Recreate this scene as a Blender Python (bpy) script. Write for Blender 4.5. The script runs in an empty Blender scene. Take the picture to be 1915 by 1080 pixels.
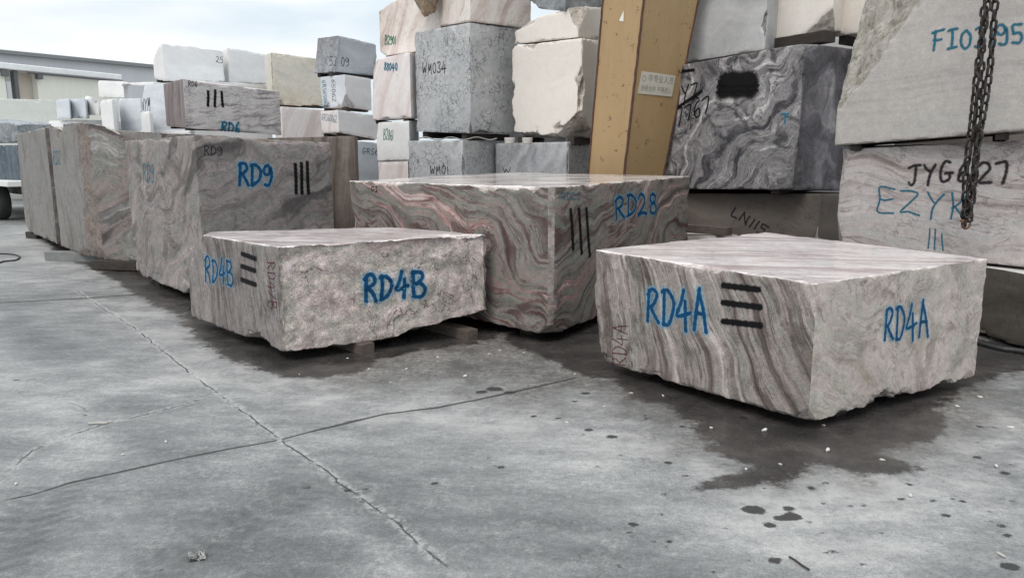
import bpy, bmesh, math, random
import numpy as np
from mathutils import Vector, Matrix
from mathutils.bvhtree import BVHTree

# ------------------------------------------------------------------ camera, world, sun
random.seed(4)
SC = bpy.context.scene
COL = SC.collection
W0, H0, FPX = 1915.0, 1080.0, 1430.0
PITCH = math.radians(10.3)
CAMH = 1.6
cam = bpy.data.cameras.new("camera"); cam_o = bpy.data.objects.new("camera", cam); COL.objects.link(cam_o)
cam.sensor_width = 36; cam.lens = 36*FPX/W0; cam.clip_end = 2000; cam.clip_start = 0.05
cam_o.location = (0, 0, CAMH); cam_o.rotation_euler = (math.pi/2-PITCH, 0, 0)
SC.camera = cam_o

SUN_EL, SUN_AZ = math.radians(52), math.radians(208)      # azimuth clockwise from +Y; behind the camera, a little left
world = bpy.data.worlds.new("World"); SC.world = world; world.use_nodes = True
def build_world():
    nt = world.node_tree; N = nt.nodes; L = nt.links
    bg = N["Background"]
    sky = N.new("ShaderNodeTexSky"); sky.sky_type = 'NISHITA'; sky.sun_disc = False
    sky.sun_elevation = SUN_EL; sky.sun_rotation = SUN_AZ; sky.air_density = 1.0; sky.dust_density = 1.5
    tc = N.new("ShaderNodeTexCoord")
    mp = N.new("ShaderNodeMapping"); mp.inputs["Scale"].default_value = (1.2, 1.2, 4.5); mp.inputs["Location"].default_value = (3.1, .4, .2)
    L.new(tc.outputs["Generated"], mp.inputs[0])
    nz = N.new("ShaderNodeTexNoise"); nz.inputs["Scale"].default_value = 1.9; nz.inputs["Detail"].default_value = 5; nz.inputs["Roughness"].default_value = .5
    L.new(mp.outputs[0], nz.inputs["Vector"])
    cr = N.new("ShaderNodeValToRGB"); cr.color_ramp.elements[0].position = .40; cr.color_ramp.elements[1].position = .60
    cr.color_ramp.elements[0].color = (.08, .08, .08, 1); cr.color_ramp.elements[1].color = (.97, .97, .97, 1)
    L.new(nz.outputs["Fac"], cr.inputs[0])
    cl = N.new("ShaderNodeMixRGB"); cl.inputs["Color2"].default_value = (11.4, 11.5, 11.5, 1)
    base = N.new("ShaderNodeMixRGB"); base.inputs["Fac"].default_value = .85; base.inputs["Color2"].default_value = (8.2, 9.4, 10.3, 1); L.new(sky.outputs[0], base.inputs["Color1"])
    L.new(cr.outputs[0], cl.inputs["Fac"]); L.new(base.outputs[0], cl.inputs["Color1"])
    sx = N.new("ShaderNodeSeparateXYZ"); L.new(tc.outputs["Generated"], sx.inputs[0])
    mr = N.new("ShaderNodeMapRange"); mr.inputs[1].default_value = .15; mr.inputs[2].default_value = 1.0; mr.inputs[3].default_value = 1.0; mr.inputs[4].default_value = 1.5   # an overcast sky is brightest overhead
    L.new(sx.outputs[2], mr.inputs[0])
    vm = N.new("ShaderNodeVectorMath"); vm.operation = 'SCALE'; L.new(cl.outputs[0], vm.inputs[0]); L.new(mr.outputs[0], vm.inputs["Scale"])
    L.new(vm.outputs[0], bg.inputs["Color"]); bg.inputs["Strength"].default_value = 0.085
build_world()
sun = bpy.data.lights.new("sun", 'SUN'); sun_o = bpy.data.objects.new("sun", sun); COL.objects.link(sun_o)
sun.energy = 1.3; sun.angle = math.radians(24); sun.color = (1, .93, .86)
sd = Vector((math.sin(SUN_AZ)*math.cos(SUN_EL), math.cos(SUN_AZ)*math.cos(SUN_EL), math.sin(SUN_EL)))
sun_o.rotation_euler = sd.to_track_quat('Z', 'Y').to_euler()
SC.view_settings.view_transform = 'Standard'; SC.view_settings.look = 'None'
SC.view_settings.exposure = 0.2; SC.view_settings.gamma = 1.0

# ------------------------------------------------------------------ helpers
CP, SP = math.cos(PITCH), math.sin(PITCH)
def ray(px, py):
    a = (px-W0/2)/FPX; b = (H0/2-py)/FPX
    return Vector((a, CP+b*SP, -SP+b*CP))
def at(px, py, Y):                      # the point seen at a photo pixel, at forward distance Y
    r = ray(px, py); return Vector((0, 0, CAMH))+r*(Y/r.y)
def gz(px, py, z=0.0):                  # the point seen at a photo pixel on a level plane
    r = ray(px, py); return Vector((0, 0, CAMH))+r*((z-CAMH)/r.z)
def zat(px, py, P):                     # height seen at row py above the ground point P
    b = (H0/2-py)/FPX; t = P.y/(CP+b*SP); return CAMH+t*(-SP+b*CP)

def hsh(ix, iy, iz, seed):
    with np.errstate(over='ignore'):
        h = (ix.astype(np.uint32)*np.uint32(374761393)+iy.astype(np.uint32)*np.uint32(668265263)+iz.astype(np.uint32)*np.uint32(2147483647)+np.uint32(seed*974711+7))
        h = (h ^ (h >> np.uint32(13)))*np.uint32(1274126177); h = h ^ (h >> np.uint32(16))
        h = (h*np.uint32(2246822519)); h = h ^ (h >> np.uint32(15))
    return (h & np.uint32(0xFFFFFF)).astype(np.float64)/float(0xFFFFFF)
def vn(P, scale, seed=0):
    q = P/scale+1000.0; f = np.floor(q); t = q-f; i = f.astype(np.int64); t = t*t*t*(t*(t*6-15)+10)
    r = 0
    for dx in (0, 1):
        wx = t[:, 0] if dx else 1-t[:, 0]
        for dy in (0, 1):
            wy = t[:, 1] if dy else 1-t[:, 1]
            for dz in (0, 1):
                wz = t[:, 2] if dz else 1-t[:, 2]
                r = r+wx*wy*wz*hsh(i[:, 0]+dx, i[:, 1]+dy, i[:, 2]+dz, seed)
    return r
def fbm(P, scale, seed=0, octs=4, g=.5):
    a, s, r = 1.0, 0, 0
    for o in range(octs):
        r = r+a*vn(P+o*17.3, scale/2**o, seed+o*31); s += a; a *= g
    return r/s
def sstep(x, a, b):
    t = np.clip((x-a)/(b-a), 0, 1); return t*t*(3-2*t)

def tag(o, label=None, cat=None, group=None, kind=None):
    if label: o['label'] = label
    if cat: o['category'] = cat
    if group: o['group'] = group
    if kind: o['kind'] = kind
    return o
def empty(name, loc, rz=0):
    o = bpy.data.objects.new(name, None); COL.objects.link(o); o.location = loc; o.rotation_euler = (0, 0, rz); o.empty_display_size = .2; return o
def mesh_obj(name, verts, faces, mats, parent=None, loc=(0, 0, 0), midx=None, smooth=False, uv=None, attrs=None):
    me = bpy.data.meshes.new(name)
    verts = np.asarray(verts, dtype=np.float64)-np.asarray(loc, dtype=np.float64)
    me.from_pydata(verts.tolist(), [], [list(f) for f in faces] if not isinstance(faces, np.ndarray) else faces.tolist())
    for m in (mats if isinstance(mats, (list, tuple)) else [mats]): me.materials.append(m)
    if midx is not None: me.polygons.foreach_set("material_index", np.asarray(midx, dtype=np.int32))
    if smooth is not False:
        sm = np.ones(len(me.polygons), dtype=bool) if smooth is True else smooth
        me.polygons.foreach_set("use_smooth", sm)
    if uv is not None:
        l = me.uv_layers.new(name="UVMap"); idx = np.empty(len(me.loops), dtype=np.int32); me.loops.foreach_get("vertex_index", idx)
        l.data.foreach_set("uv", np.asarray(uv, dtype=np.float32)[idx].ravel())
    for k, v in (attrs or {}).items():
        a = me.attributes.new(k, 'FLOAT', 'POINT'); a.data.foreach_set("value", np.asarray(v, dtype=np.float32))
    me.update()
    o = bpy.data.objects.new(name, me); COL.objects.link(o)
    if parent is not None: o.parent = parent
    else: o.location = loc
    return o
def bm_obj(name, bm, mat, parent=None, loc=(0, 0, 0), smooth=False, bevel=0):
    if bevel: bmesh.ops.bevel(bm, geom=list(bm.edges), offset=bevel, segments=1, affect='EDGES', clamp_overlap=True)
    bmesh.ops.recalc_face_normals(bm, faces=bm.faces)
    me = bpy.data.meshes.new(name); bm.to_mesh(me); bm.free()
    for m in (mat if isinstance(mat, (list, tuple)) else [mat]): me.materials.append(m)
    if smooth: me.polygons.foreach_set("use_smooth", [True]*len(me.polygons))
    o = bpy.data.objects.new(name, me); COL.objects.link(o)
    if parent is not None: o.parent = parent
    o.location = loc
    return o
def add_hex(bm, lo, hi):                # lo, hi: four points each, bottom and top ring
    v = [bm.verts.new(p) for p in lo]+[bm.verts.new(p) for p in hi]
    for f in ((3, 2, 1, 0), (4, 5, 6, 7), (0, 1, 5, 4), (1, 2, 6, 5), (2, 3, 7, 6), (3, 0, 4, 7)): bm.faces.new([v[i] for i in f])
def add_box(bm, c, s, rz=0):
    R = Matrix.Rotation(rz, 3, 'Z'); x, y, z = s[0]/2, s[1]/2, s[2]/2; c = Vector(c)
    q = [(-x, -y), (x, -y), (x, y), (-x, y)]
    add_hex(bm, [c+R@Vector((a, b, -z)) for a, b in q], [c+R@Vector((a, b, z)) for a, b in q])
def tube(pts, r, n=8):
    V, F = [], []
    pts = [Vector(p) for p in pts]
    for i, p in enumerate(pts):
        d = (pts[min(i+1, len(pts)-1)]-pts[max(i-1, 0)]).normalized()
        u = d.cross(Vector((0, 0, 1))); u = u.normalized() if u.length > 1e-3 else Vector((1, 0, 0)); w = d.cross(u)
        for k in range(n):
            a = 2*math.pi*k/n; V.append(p+(u*math.cos(a)+w*math.sin(a))*r)
    for i in range(len(pts)-1):
        for k in range(n): F.append((i*n+k, i*n+(k+1) % n, (i+1)*n+(k+1) % n, (i+1)*n+k))
    F.append(tuple(range(n))[::-1]); F.append(tuple((len(pts)-1)*n+k for k in range(n)))
    return V, F

# ------------------------------------------------------------------ materials
class NB:
    def __init__(s, name):
        s.m = bpy.data.materials.new(name); s.m.use_nodes = True; s.nt = s.m.node_tree; s.N = s.nt.nodes; s.L = s.nt.links
        s.b = s.N["Principled BSDF"]
    def put(s, sock, v):
        if hasattr(v, 'is_linked') or isinstance(v, bpy.types.NodeSocket): s.L.new(v, sock)
        elif v is not None: sock.default_value = v
    def math(s, op, a, b=None, c=None, clamp=False):
        n = s.N.new("ShaderNodeMath"); n.operation = op; n.use_clamp = clamp
        for i, v in enumerate((a, b, c)):
            if v is not None: s.put(n.inputs[i], v)
        return n.outputs[0]
    def vmath(s, op, a, b=None, scale=None):
        n = s.N.new("ShaderNodeVectorMath"); n.operation = op
        s.put(n.inputs[0], a)
        if b is not None: s.put(n.inputs[1], b)
        if scale is not None: s.put(n.inputs["Scale"], scale)
        return n.outputs[0]
    def coord(s, kind="Object"): return s.N.new("ShaderNodeTexCoord").outputs[kind]
    def mapping(s, v, rot=(0, 0, 0), sc=(1, 1, 1), loc=(0, 0, 0)):
        n = s.N.new("ShaderNodeMapping"); s.L.new(v, n.inputs[0]); n.inputs["Rotation"].default_value = rot; n.inputs["Scale"].default_value = sc; n.inputs["Location"].default_value = loc
        return n.outputs[0]
    def noise(s, v, scale, detail=4, rough=.5, dist=0, col=False):
        n = s.N.new("ShaderNodeTexNoise"); s.L.new(v, n.inputs["Vector"])
        n.inputs["Scale"].default_value = scale; n.inputs["Detail"].default_value = detail; n.inputs["Roughness"].default_value = rough; n.inputs["Distortion"].default_value = dist
        return n.outputs["Color" if col else "Fac"]
    def voro(s, v, scale, feature='DISTANCE_TO_EDGE', rnd=1):
        n = s.N.new("ShaderNodeTexVoronoi"); n.feature = feature; s.L.new(v, n.inputs["Vector"]); n.inputs["Scale"].default_value = scale; n.inputs["Randomness"].default_value = rnd
        return n.outputs["Distance"]
    def rng(s, v, a, b, c=0., d=1., mode='SMOOTHSTEP'):
        n = s.N.new("ShaderNodeMapRange"); n.interpolation_type = mode; n.clamp = True if mode == 'LINEAR' else n.clamp
        s.put(n.inputs[0], v)
        for i, x in enumerate((a, b, c, d)): s.put(n.inputs[i+1], x)
        return n.outputs[0]
    def ramp(s, v, stops):
        n = s.N.new("ShaderNodeValToRGB"); s.L.new(v, n.inputs[0]); e = n.color_ramp.elements
        while len(e) < len(stops): e.new(.5)
        for i, (p, c) in enumerate(stops): e[i].position = p; e[i].color = (*c, 1)
        return n.outputs[0]
    def mix(s, f, a, b, mode='MIX'):
        n = s.N.new("ShaderNodeMixRGB"); n.blend_type = mode
        s.put(n.inputs[0], f)
        for i, v in ((1, a), (2, b)):
            if isinstance(v, tuple): n.inputs[i].default_value = (*v[:3], 1)
            else: s.L.new(v, n.inputs[i])
        return n.outputs[0]
    def attr(s, name):
        n = s.N.new("ShaderNodeAttribute"); n.attribute_name = name; return n.outputs["Fac"]
    def bump(s, h, strength, dist=.01, prev=None):
        n = s.N.new("ShaderNodeBump"); s.L.new(h, n.inputs["Height"]); s.put(n.inputs["Strength"], strength); n.inputs["Distance"].default_value = dist
        if prev: s.L.new(prev, n.inputs["Normal"])
        return n.outputs[0]
    def done(s, col=None, rough=None, normal=None, spec=None, metal=None):
        b = s.b
        if col is not None:
            if isinstance(col, tuple): b.inputs["Base Color"].default_value = (*col, 1)
            else: s.L.new(col, b.inputs["Base Color"])
        if rough is not None: s.put(b.inputs["Roughness"], rough)
        if normal is not None: s.L.new(normal, b.inputs["Normal"])
        if spec is not None: b.inputs["Specular IOR Level"].default_value = spec
        if metal is not None: b.inputs["Metallic"].default_value = metal
        return s.m

def stone(name, cols, rot=(0, 0, 0), loc=(0, 0, 0), scale=1.0, stretch=5.0, warp=.5, lam=22, lamamt=.6, lamcol=(.06, .055, .055), lamlo=.45,
          vein=.5, veincol=(.05, .045, .045), crackle=0, grain=.25, rough=.75, bump=.25, frac=(.5, .46, .43), stain=0, staincol=(.12, .09, .06), spread=.105, top=False, n=None, flow=.55, sat=1.22):
    """layered, folded stone: warped noise bands, thin laminae along them, veins, grain; broken faces by the mesh attribute frac"""
    if n: rot = tuple(Vector(n).normalized().rotation_difference(Vector((0, 0, 1))).to_euler('XYZ'))
    b = NB(name); co0 = b.coord(); co = b.mapping(co0, rot, (1, 1, 1), loc)
    w = b.noise(co, .75*scale, 2, .5, col=True); w = b.vmath('SUBTRACT', w, (.5, .5, .5)); w = b.vmath('SCALE', w, scale=warp*2.2)
    w2 = b.noise(co, 3.1*scale, 3, .55, col=True); w2 = b.vmath('SUBTRACT', w2, (.5, .5, .5)); w2 = b.vmath('SCALE', w2, scale=warp*.30)
    q = b.vmath('ADD', b.vmath('ADD', co, w), w2)
    st = b.vmath('MULTIPLY', q, (1.0, 1.0, stretch))
    n1 = b.noise(st, .8*scale, 12, .68)
    # long continuous beds that follow the folds
    nb = b.noise(b.vmath('MULTIPLY', q, (.22, .22, stretch*1.9)), .9*scale, 7, .58)
    n1o = n1; n1 = b.math('ADD', b.math('MULTIPLY', n1, 1-flow), b.math('MULTIPLY', nb, flow))
    k = len(cols); stops = [(.5+spread*(2*i/(k-1)-1), c) for i, c in enumerate(cols)]
    col = b.ramp(n1, stops)
    big = b.noise(co, 1.3*scale, 4, .6)
    # laminae: contour lines of a smooth folded field
    nl = b.noise(st, .55*scale, 2, .5)
    ph = b.math('MULTIPLY_ADD', nl, float(lam)*6.28, b.math('MULTIPLY', nb, 14.0))
    la = b.math('MULTIPLY_ADD', b.math('SINE', ph), .5, .5)
    la = b.rng(la, lamlo, 1.0)
    lm = b.rng(b.noise(q, 1.9*scale, 5, .65), .40, .62)
    col = b.mix(b.math('MULTIPLY', b.math('MULTIPLY', la, lm), lamamt), col, lamcol)
    # thin dark partings along the beds
    np_ = b.noise(b.vmath('MULTIPLY', q, (.3, .3, stretch*2.6)), 1.3*scale, 4, .55)
    pl = b.rng(b.math('ABSOLUTE', b.math('SUBTRACT', np_, .5)), .0, .022, 1., 0.)
    pl = b.math('MULTIPLY', pl, b.rng(b.noise(q, 2.6*scale, 5, .7), .42, .58))
    col = b.mix(b.math('MULTIPLY', pl, lamamt*flow*1.5, clamp=True), col, lamcol)
    # fine laminae, thin and broken
    nf = b.noise(b.vmath('MULTIPLY', q, (.8, .8, stretch*.8)), 1.1*scale, 3, .55)
    lf = b.rng(b.math('SINE', b.math('MULTIPLY_ADD', nf, float(lam)*22., b.math('MULTIPLY', n1, 14.))), .55, 1.0)
    lf = b.math('MULTIPLY', lf, b.rng(b.noise(q, 4.5*scale, 6, .7), .47, .60))
    col = b.mix(b.math('MULTIPLY', lf, lamamt*.75), col, lamcol)
    # veins
    st2 = b.vmath('MULTIPLY', q, (1.3, 1.3, stretch*.6))
    nv = b.noise(st2, 1.6*scale, 7, .62)
    va = b.rng(b.math('ABSOLUTE', b.math('SUBTRACT', nv, .52)), .0, .014, 1., 0.)
    vm = b.rng(big, .45, .60)
    col = b.mix(b.math('MULTIPLY', b.math('MULTIPLY', va, vm), vein), col, veincol)
    if crackle:
        cw = b.vmath('ADD', co, b.vmath('SCALE', b.vmath('SUBTRACT', b.noise(co, 9, 4, .6, col=True), (.5, .5, .5)), scale=.16))
        ck = b.rng(b.voro(cw, 11), .01, .085, 1., 0.)
        cm = b.rng(b.noise(co, 2.6, 5, .7), .42, .56)
        cc = b.rng(b.noise(co, 30, 4, .8), .38, .55)
        col = b.mix(b.math('MULTIPLY', b.math('MULTIPLY', ck, cm), b.math('MULTIPLY', cc, float(crackle))), col, (.07, .07, .075))
    if stain:
        sm = b.rng(b.noise(b.mapping(co0, (0, 0, 0), (1, 1, .5), (loc[1], loc[0], 1)), 1.5, 7, .68), .60, .74)
        col = b.mix(b.math('MULTIPLY', sm, float(stain)), col, staincol)
    gr = b.noise(co, 95, 4, .8)
    gf = b.rng(gr, .32, .68, 1-grain*1.15, 1+grain*.8, 'LINEAR')
    gm = b.noise(co, 15, 7, .75); gf2 = b.rng(gm, .32, .68, 1-grain*.9, 1+grain*.55, 'LINEAR')
    gg = b.math('MULTIPLY', gf, gf2)
    cg = b.N.new("ShaderNodeCombineColor")
    for i in range(3): b.L.new(gg, cg.inputs[i])
    col = b.mix(1.0, col, cg.outputs[0], 'MULTIPLY')
    fr = b.attr("frac")
    fn = b.noise(co, 14, 8, .72); fb = b.noise(co, 4, 6, .65)
    fcol = b.ramp(fn, [(.30, tuple(c*.5 for c in frac)), (.44, tuple(c*.88 for c in frac)), (.66, tuple(min(.85, c*1.28) for c in frac))])
    fcol = b.mix(b.rng(fb, .42, .62, 0., .65), fcol, col)
    fmask = b.rng(b.math('ADD', fr, b.math('MULTIPLY', b.math('SUBTRACT', fn, .5), .5)), .3, .55)
    chips = b.rng(b.voro(b.vmath('ADD', co, b.vmath('SCALE', b.noise(co, 20, 3, .6, col=True), scale=.08)), 16), .0, .05, .45, 1.)
    cgx = b.N.new("ShaderNodeCombineColor")
    for i in range(3): b.L.new(chips, cgx.inputs[i])
    fcol = b.mix(.8, fcol, cgx.outputs[0], 'MULTIPLY')
    col = b.mix(fmask, col, fcol)
    hs = b.N.new("ShaderNodeHueSaturation"); hs.inputs["Saturation"].default_value = sat; b.L.new(col, hs.inputs["Color"]); col = hs.outputs[0]
    h = b.math('ADD', b.math('MULTIPLY', gr, .25), b.math('MULTIPLY', b.noise(co, 26, 5, .65), .6))
    h = b.math('ADD', h, b.math('MULTIPLY', b.noise(co, 9, 4, .6), b.math('MULTIPLY', fmask, 1.6)))
    bs = b.math('MULTIPLY_ADD', fmask, .55, bump)
    nrm = b.bump(h, bs, .012)
    if top:
        r = b.rng(b.noise(b.vmath('MULTIPLY', co0, (1, 1, 1)), 2.3, 6, .65), .36, .62, rough*.5, rough*1.9)
    else:
        r = b.rng(gm, .3, .7, rough-.08, rough+.1)
    r = b.math('MAXIMUM', r, b.math('MULTIPLY', fmask, .8))
    return b.done(col, r, nrm, spec=.5 if top else .2)

def plain(name, col, rough=.6, var=.15, scale=6, bump=0, metal=0, col2=None, stretch=(1, 1, 1), thr=(.5, .62)):
    b = NB(name); co = b.mapping(b.coord(), sc=stretch)
    n = b.noise(co, scale, 6, .65)
    c = b.ramp(n, [(.3, tuple(x*(1-var) for x in col)), (.7, tuple(min(1, x*(1+var)) for x in col))])
    if col2: c = b.mix(b.rng(b.noise(co, scale*2.3, 8, .7), *thr), c, col2)
    nr = b.bump(b.noise(co, scale*6, 5, .7), bump, .01) if bump else None
    return b.done(c, rough, nr, metal=metal)

def paint_mat(name, col, soft=(.55, 1.0), amt=1.0, rough=.6, nscale=60, solid=False):
    """spray or brush paint: solid at the stroke's middle, broken up towards its rim (UV x = across, -1..1 stored 0..1)"""
    b = NB(name); uv = b.N.new("ShaderNodeUVMap"); sp = b.N.new("ShaderNodeSeparateXYZ"); b.L.new(uv.outputs[0], sp.inputs[0])
    d = b.math('ABSOLUTE', b.math('MULTIPLY_ADD', sp.outputs[0], 2., -1.))
    e = b.math('ABSOLUTE', b.math('MULTIPLY_ADD', sp.outputs[1], 2., -1.))
    co = b.coord(); n = b.noise(co, nscale, 5, .75)
    d = b.math('ADD', d, b.math('MULTIPLY', b.math('SUBTRACT', n, .5), .55))
    a = b.rng(d, soft[0], soft[1], 1., 0.)
    big = b.noise(co, 12, 4, .7)
    a = b.math('MULTIPLY', a, b.rng(big, .25, .5, (1. if solid else .7)*amt, amt))
    tr = b.N.new("ShaderNodeBsdfTransparent"); mx = b.N.new("ShaderNodeMixShader")
    b.L.new(a, mx.inputs[0]); b.L.new(tr.outputs[0], mx.inputs[1]); b.L.new(b.b.outputs[0], mx.inputs[2])
    b.L.new(mx.outputs[0], b.N["Material Output"].inputs["Surface"])
    c = b.ramp(big, [(.3, tuple(x*.8 for x in col)), (.7, tuple(min(1, x*1.25) for x in col))])
    return b.done(c, rough, spec=.12)
P_BLUE = paint_mat("blue_paint", (.005, .055, .14), (.6, 1.0), 1.0)
P_TEAL = paint_mat("teal_paint", (.02, .13, .20), (.25, .95), .9)
P_GREEN = paint_mat("green_paint", (.02, .17, .10), (.3, .95), .9)
P_HALO = paint_mat("light_blue_overspray", (.22, .46, .60), (.0, .95), .55, nscale=30)
P_BLACK = paint_mat("black_spray_paint", (.006, .006, .007), (.45, 1.05), 1.0, solid=True)
P_INK = paint_mat("black_marker", (.025, .022, .025), (.3, 1.0), .9)
P_RED = paint_mat("dark_red_marker", (.10, .022, .035), (.2, 1.0), .85)

# ------------------------------------------------------------------ stone kinds
PINKGREY = [(.075, .072, .07), (.19, .18, .172), (.25, .225, .215), (.215, .215, .195), (.33, .29, .28), (.42, .385, .37)]
GREYGREEN = [(.10, .095, .09), (.17, .172, .158), (.22, .205, .195), (.20, .205, .19), (.27, .235, .225), (.36, .33, .31)]
M_RD4A = stone("pink_grey_layered_stone", [(.10, .085, .08), (.22, .195, .185), (.34, .30, .285), (.27, .265, .24), (.43, .375, .365), (.54, .50, .48)], n=(.63*.93, -.78*.93, .36), loc=(1, 2, 3), scale=1.2, stretch=5.2, warp=.3, lam=8, lamamt=.75, lamcol=(.075, .065, .06), vein=.5, grain=.28, bump=.45, frac=(.44, .41, .39), flow=.68)
M_RD4AR = stone("mottled_pink_grey_stone", [(.22, .195, .17), (.38, .345, .31), (.52, .465, .445), (.42, .405, .36), (.58, .515, .495), (.68, .635, .61)], n=(.75, -.3, .45), loc=(5, 2, 1), scale=1.4, stretch=2.0, warp=.6, lam=6, lamamt=.5, lamcol=(.19, .165, .15), vein=.6, veincol=(.14, .12, .11), grain=.22, bump=.45, stain=.5, staincol=(.24, .21, .15), frac=(.50, .46, .43), flow=.6, spread=.14)
M_RD4AT = stone("wet_pink_white_sawn_stone", [(.46, .39, .385), (.62, .565, .555), (.72, .67, .66), (.77, .73, .72), (.70, .65, .64), (.82, .785, .775)], n=(.16, 1, .1), loc=(2, 0, 1), scale=1.1, stretch=8, warp=.12, lam=5, lamamt=.6, lamcol=(.32, .25, .25), vein=.5, veincol=(.25, .18, .19), grain=.12, rough=.12, bump=.05, top=True)  # pale wet top, colour raised to carry sky reflection too
M_RD4BL = stone("grey_vertical_streaked_stone", [(.12, .11, .105), (.21, .195, .19), (.28, .255, .245), (.24, .235, .225), (.34, .30, .29)], n=(.6, -.76, .22), loc=(7, 1, 2), scale=1.2, stretch=6, warp=.14, lam=7, lamamt=.7, vein=.8, grain=.32, flow=.4)
M_RD4BR = stone("rough_crystalline_pink_stone", [(.20, .15, .14), (.46, .38, .36), (.66, .57, .55), (.50, .475, .43), (.72, .62, .60), (.84, .81, .80)], spread=.12, rot=(.9, .4, .2), loc=(3, 6, 2), scale=1.3, stretch=1.3, warp=.6, lam=6, lamamt=.3, vein=.95, veincol=(.09, .06, .055), crackle=.28, grain=.5, bump=1.0, stain=.6, staincol=(.36, .30, .23), frac=(.64, .55, .53), flow=.3)
M_RD28 = stone("folded_red_green_stone", [(.085, .06, .058), (.165, .14, .132), (.185, .195, .172), (.28, .238, .222), (.225, .235, .21), (.33, .215, .205), (.54, .48, .455)], n=(.12, -.55, 1), loc=(4.4, 3, .5), scale=1.0, stretch=6.5, warp=.55, lam=8, lamamt=.8, lamcol=(.085, .05, .05), lamlo=.4, vein=.5, grain=.24, frac=(.42, .38, .36), flow=.7, spread=.12)
M_RD28T = stone("wet_cream_sawn_stone", [(.34, .28, .27), (.60, .55, .53), (.72, .68, .66), (.80, .77, .75)], n=(.1, 1, .05), loc=(1, 5, 1), scale=1.0, stretch=9, warp=.1, lam=4, lamamt=.5, lamcol=(.3, .23, .22), vein=.3, grain=.1, rough=.12, bump=.05, top=True)  # cream lifted to hold the sky's reflection on the wet top
M_RD9 = stone("taupe_swirled_stone", [(.11, .10, .10), (.215, .203, .195), (.32, .28, .27), (.24, .24, .228), (.35, .30, .295), (.52, .48, .465)], n=(-.5, .1, .6), loc=(8, 3, 4), scale=1.0, stretch=2.8, warp=.6, lam=9, lamamt=.6, lamcol=(.09, .075, .07), vein=.7, grain=.3, bump=.4, frac=(.30, .27, .24), sat=1.05)
M_RD21 = stone("grey_green_streaked_stone", [(.13, .12, .11), (.21, .205, .192), (.265, .25, .238), (.235, .235, .222), (.30, .275, .265)], n=(.7, -.7, .25), loc=(2, 9, 4), scale=1.0, stretch=2.6, warp=.3, lam=4, lamamt=.3, vein=.6, grain=.28, frac=(.22, .18, .16), flow=.3, spread=.15, sat=1.0)
M_RD21R = stone("grey_pink_banded_stone", [(.10, .085, .085), (.20, .18, .175), (.28, .235, .22), (.21, .215, .20), (.40, .38, .37)], rot=(.2, .2, .3), loc=(5, 9, 1), scale=1.0, stretch=3, warp=.6, lam=5, lamamt=.6, vein=.7, grain=.25, frac=(.23, .19, .17), sat=1.1)
M_RD6 = stone("pale_grey_pink_veined_stone", [(.32, .29, .29), (.52, .49, .49), (.60, .57, .57), (.56, .55, .55), (.66, .63, .63)], n=(-.22, .1, 1), loc=(3, 3, 8), scale=1.4, stretch=5, warp=.26, lam=6, lamamt=.7, lamcol=(.13, .115, .12), lamlo=.7, vein=.8, veincol=(.08, .07, .08), grain=.12, sat=1.0)
M_RD6L = stone("brown_pink_sawn_stone", [(.17, .14, .14), (.25, .21, .21), (.32, .28, .27)], rot=(.1, 1.4, .1), loc=(3, 1, 8), stretch=5, warp=.2, lam=8, lamamt=.4, grain=.15, sat=1.0)
M_BROWN = stone("brown_streaked_stone", [(.12, .095, .08), (.20, .165, .145), (.28, .24, .215)], rot=(.05, 1.5, .1), loc=(1, 1, 8), stretch=6, warp=.15, lam=9, lamamt=.4, grain=.2, sat=1.0)
M_WM = stone("grey_speckled_marble", [(.36, .37, .38), (.46, .47, .48), (.52, .53, .54), (.49, .495, .50), (.60, .605, .61)], loc=(2, 2, 2), scale=1.8, stretch=1, warp=.3, lam=2, lamamt=.1, vein=.3, crackle=.9, grain=.18, frac=(.14, .135, .13), sat=1.0)
M_WM2 = stone("blue_grey_fine_veined_marble", [(.36, .37, .385), (.46, .47, .485), (.54, .55, .565)], rot=(.1, 1.3, .1), loc=(6, 2, 2), scale=1.6, stretch=3, warp=.3, lam=5, lamamt=.2, vein=.5, veincol=(.2, .2, .21), crackle=.4, grain=.15, frac=(.3, .3, .3), sat=1.0)
M_CREAM = stone("cream_limestone", [(.66, .61, .55), (.74, .69, .63), (.78, .735, .68), (.76, .71, .655)], loc=(1, 7, 2), scale=.8, stretch=1.5, warp=.3, lam=1, lamamt=.05, vein=.12, veincol=(.4, .34, .28), grain=.06, frac=(.46, .42, .37), spread=.2, sat=1.0)
M_CREAMPINK = stone("cream_pink_veined_marble", [(.44, .37, .33), (.68, .61, .57), (.78, .73, .69), (.80, .765, .73)], rot=(.15, 1.15, .2), loc=(4, 7, 2), scale=.9, stretch=4, warp=.35, lam=4, lamamt=.25, lamcol=(.32, .22, .18), vein=.4, veincol=(.22, .15, .11), grain=.1, frac=(.42, .37, .31))
M_WHITEP = stone("white_marble_faint_pink_streaks", [(.66, .59, .57), (.76, .705, .69), (.80, .765, .755), (.78, .755, .745)], rot=(.2, 1.25, .1), loc=(9, 1, 2), scale=.9, stretch=5, warp=.2, lam=4, lamamt=.18, lamcol=(.42, .32, .31), vein=.2, veincol=(.4, .33, .32), grain=.06, frac=(.5, .45, .42))
M_WHITE = stone("white_marble", [(.70, .69, .68), (.78, .775, .77), (.82, .815, .81)], loc=(4, 4, 4), stretch=1.5, warp=.3, lam=2, lamamt=.05, vein=.12, veincol=(.4, .4, .42), grain=.05, frac=(.5, .49, .48))
M_BLUEW = stone("bluish_white_marble", [(.58, .61, .65), (.66, .69, .725), (.72, .74, .765)], loc=(8, 4, 4), stretch=2, warp=.3, lam=3, lamamt=.08, vein=.2, veincol=(.35, .37, .4), grain=.06, frac=(.45, .46, .48), sat=1.0)
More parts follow.
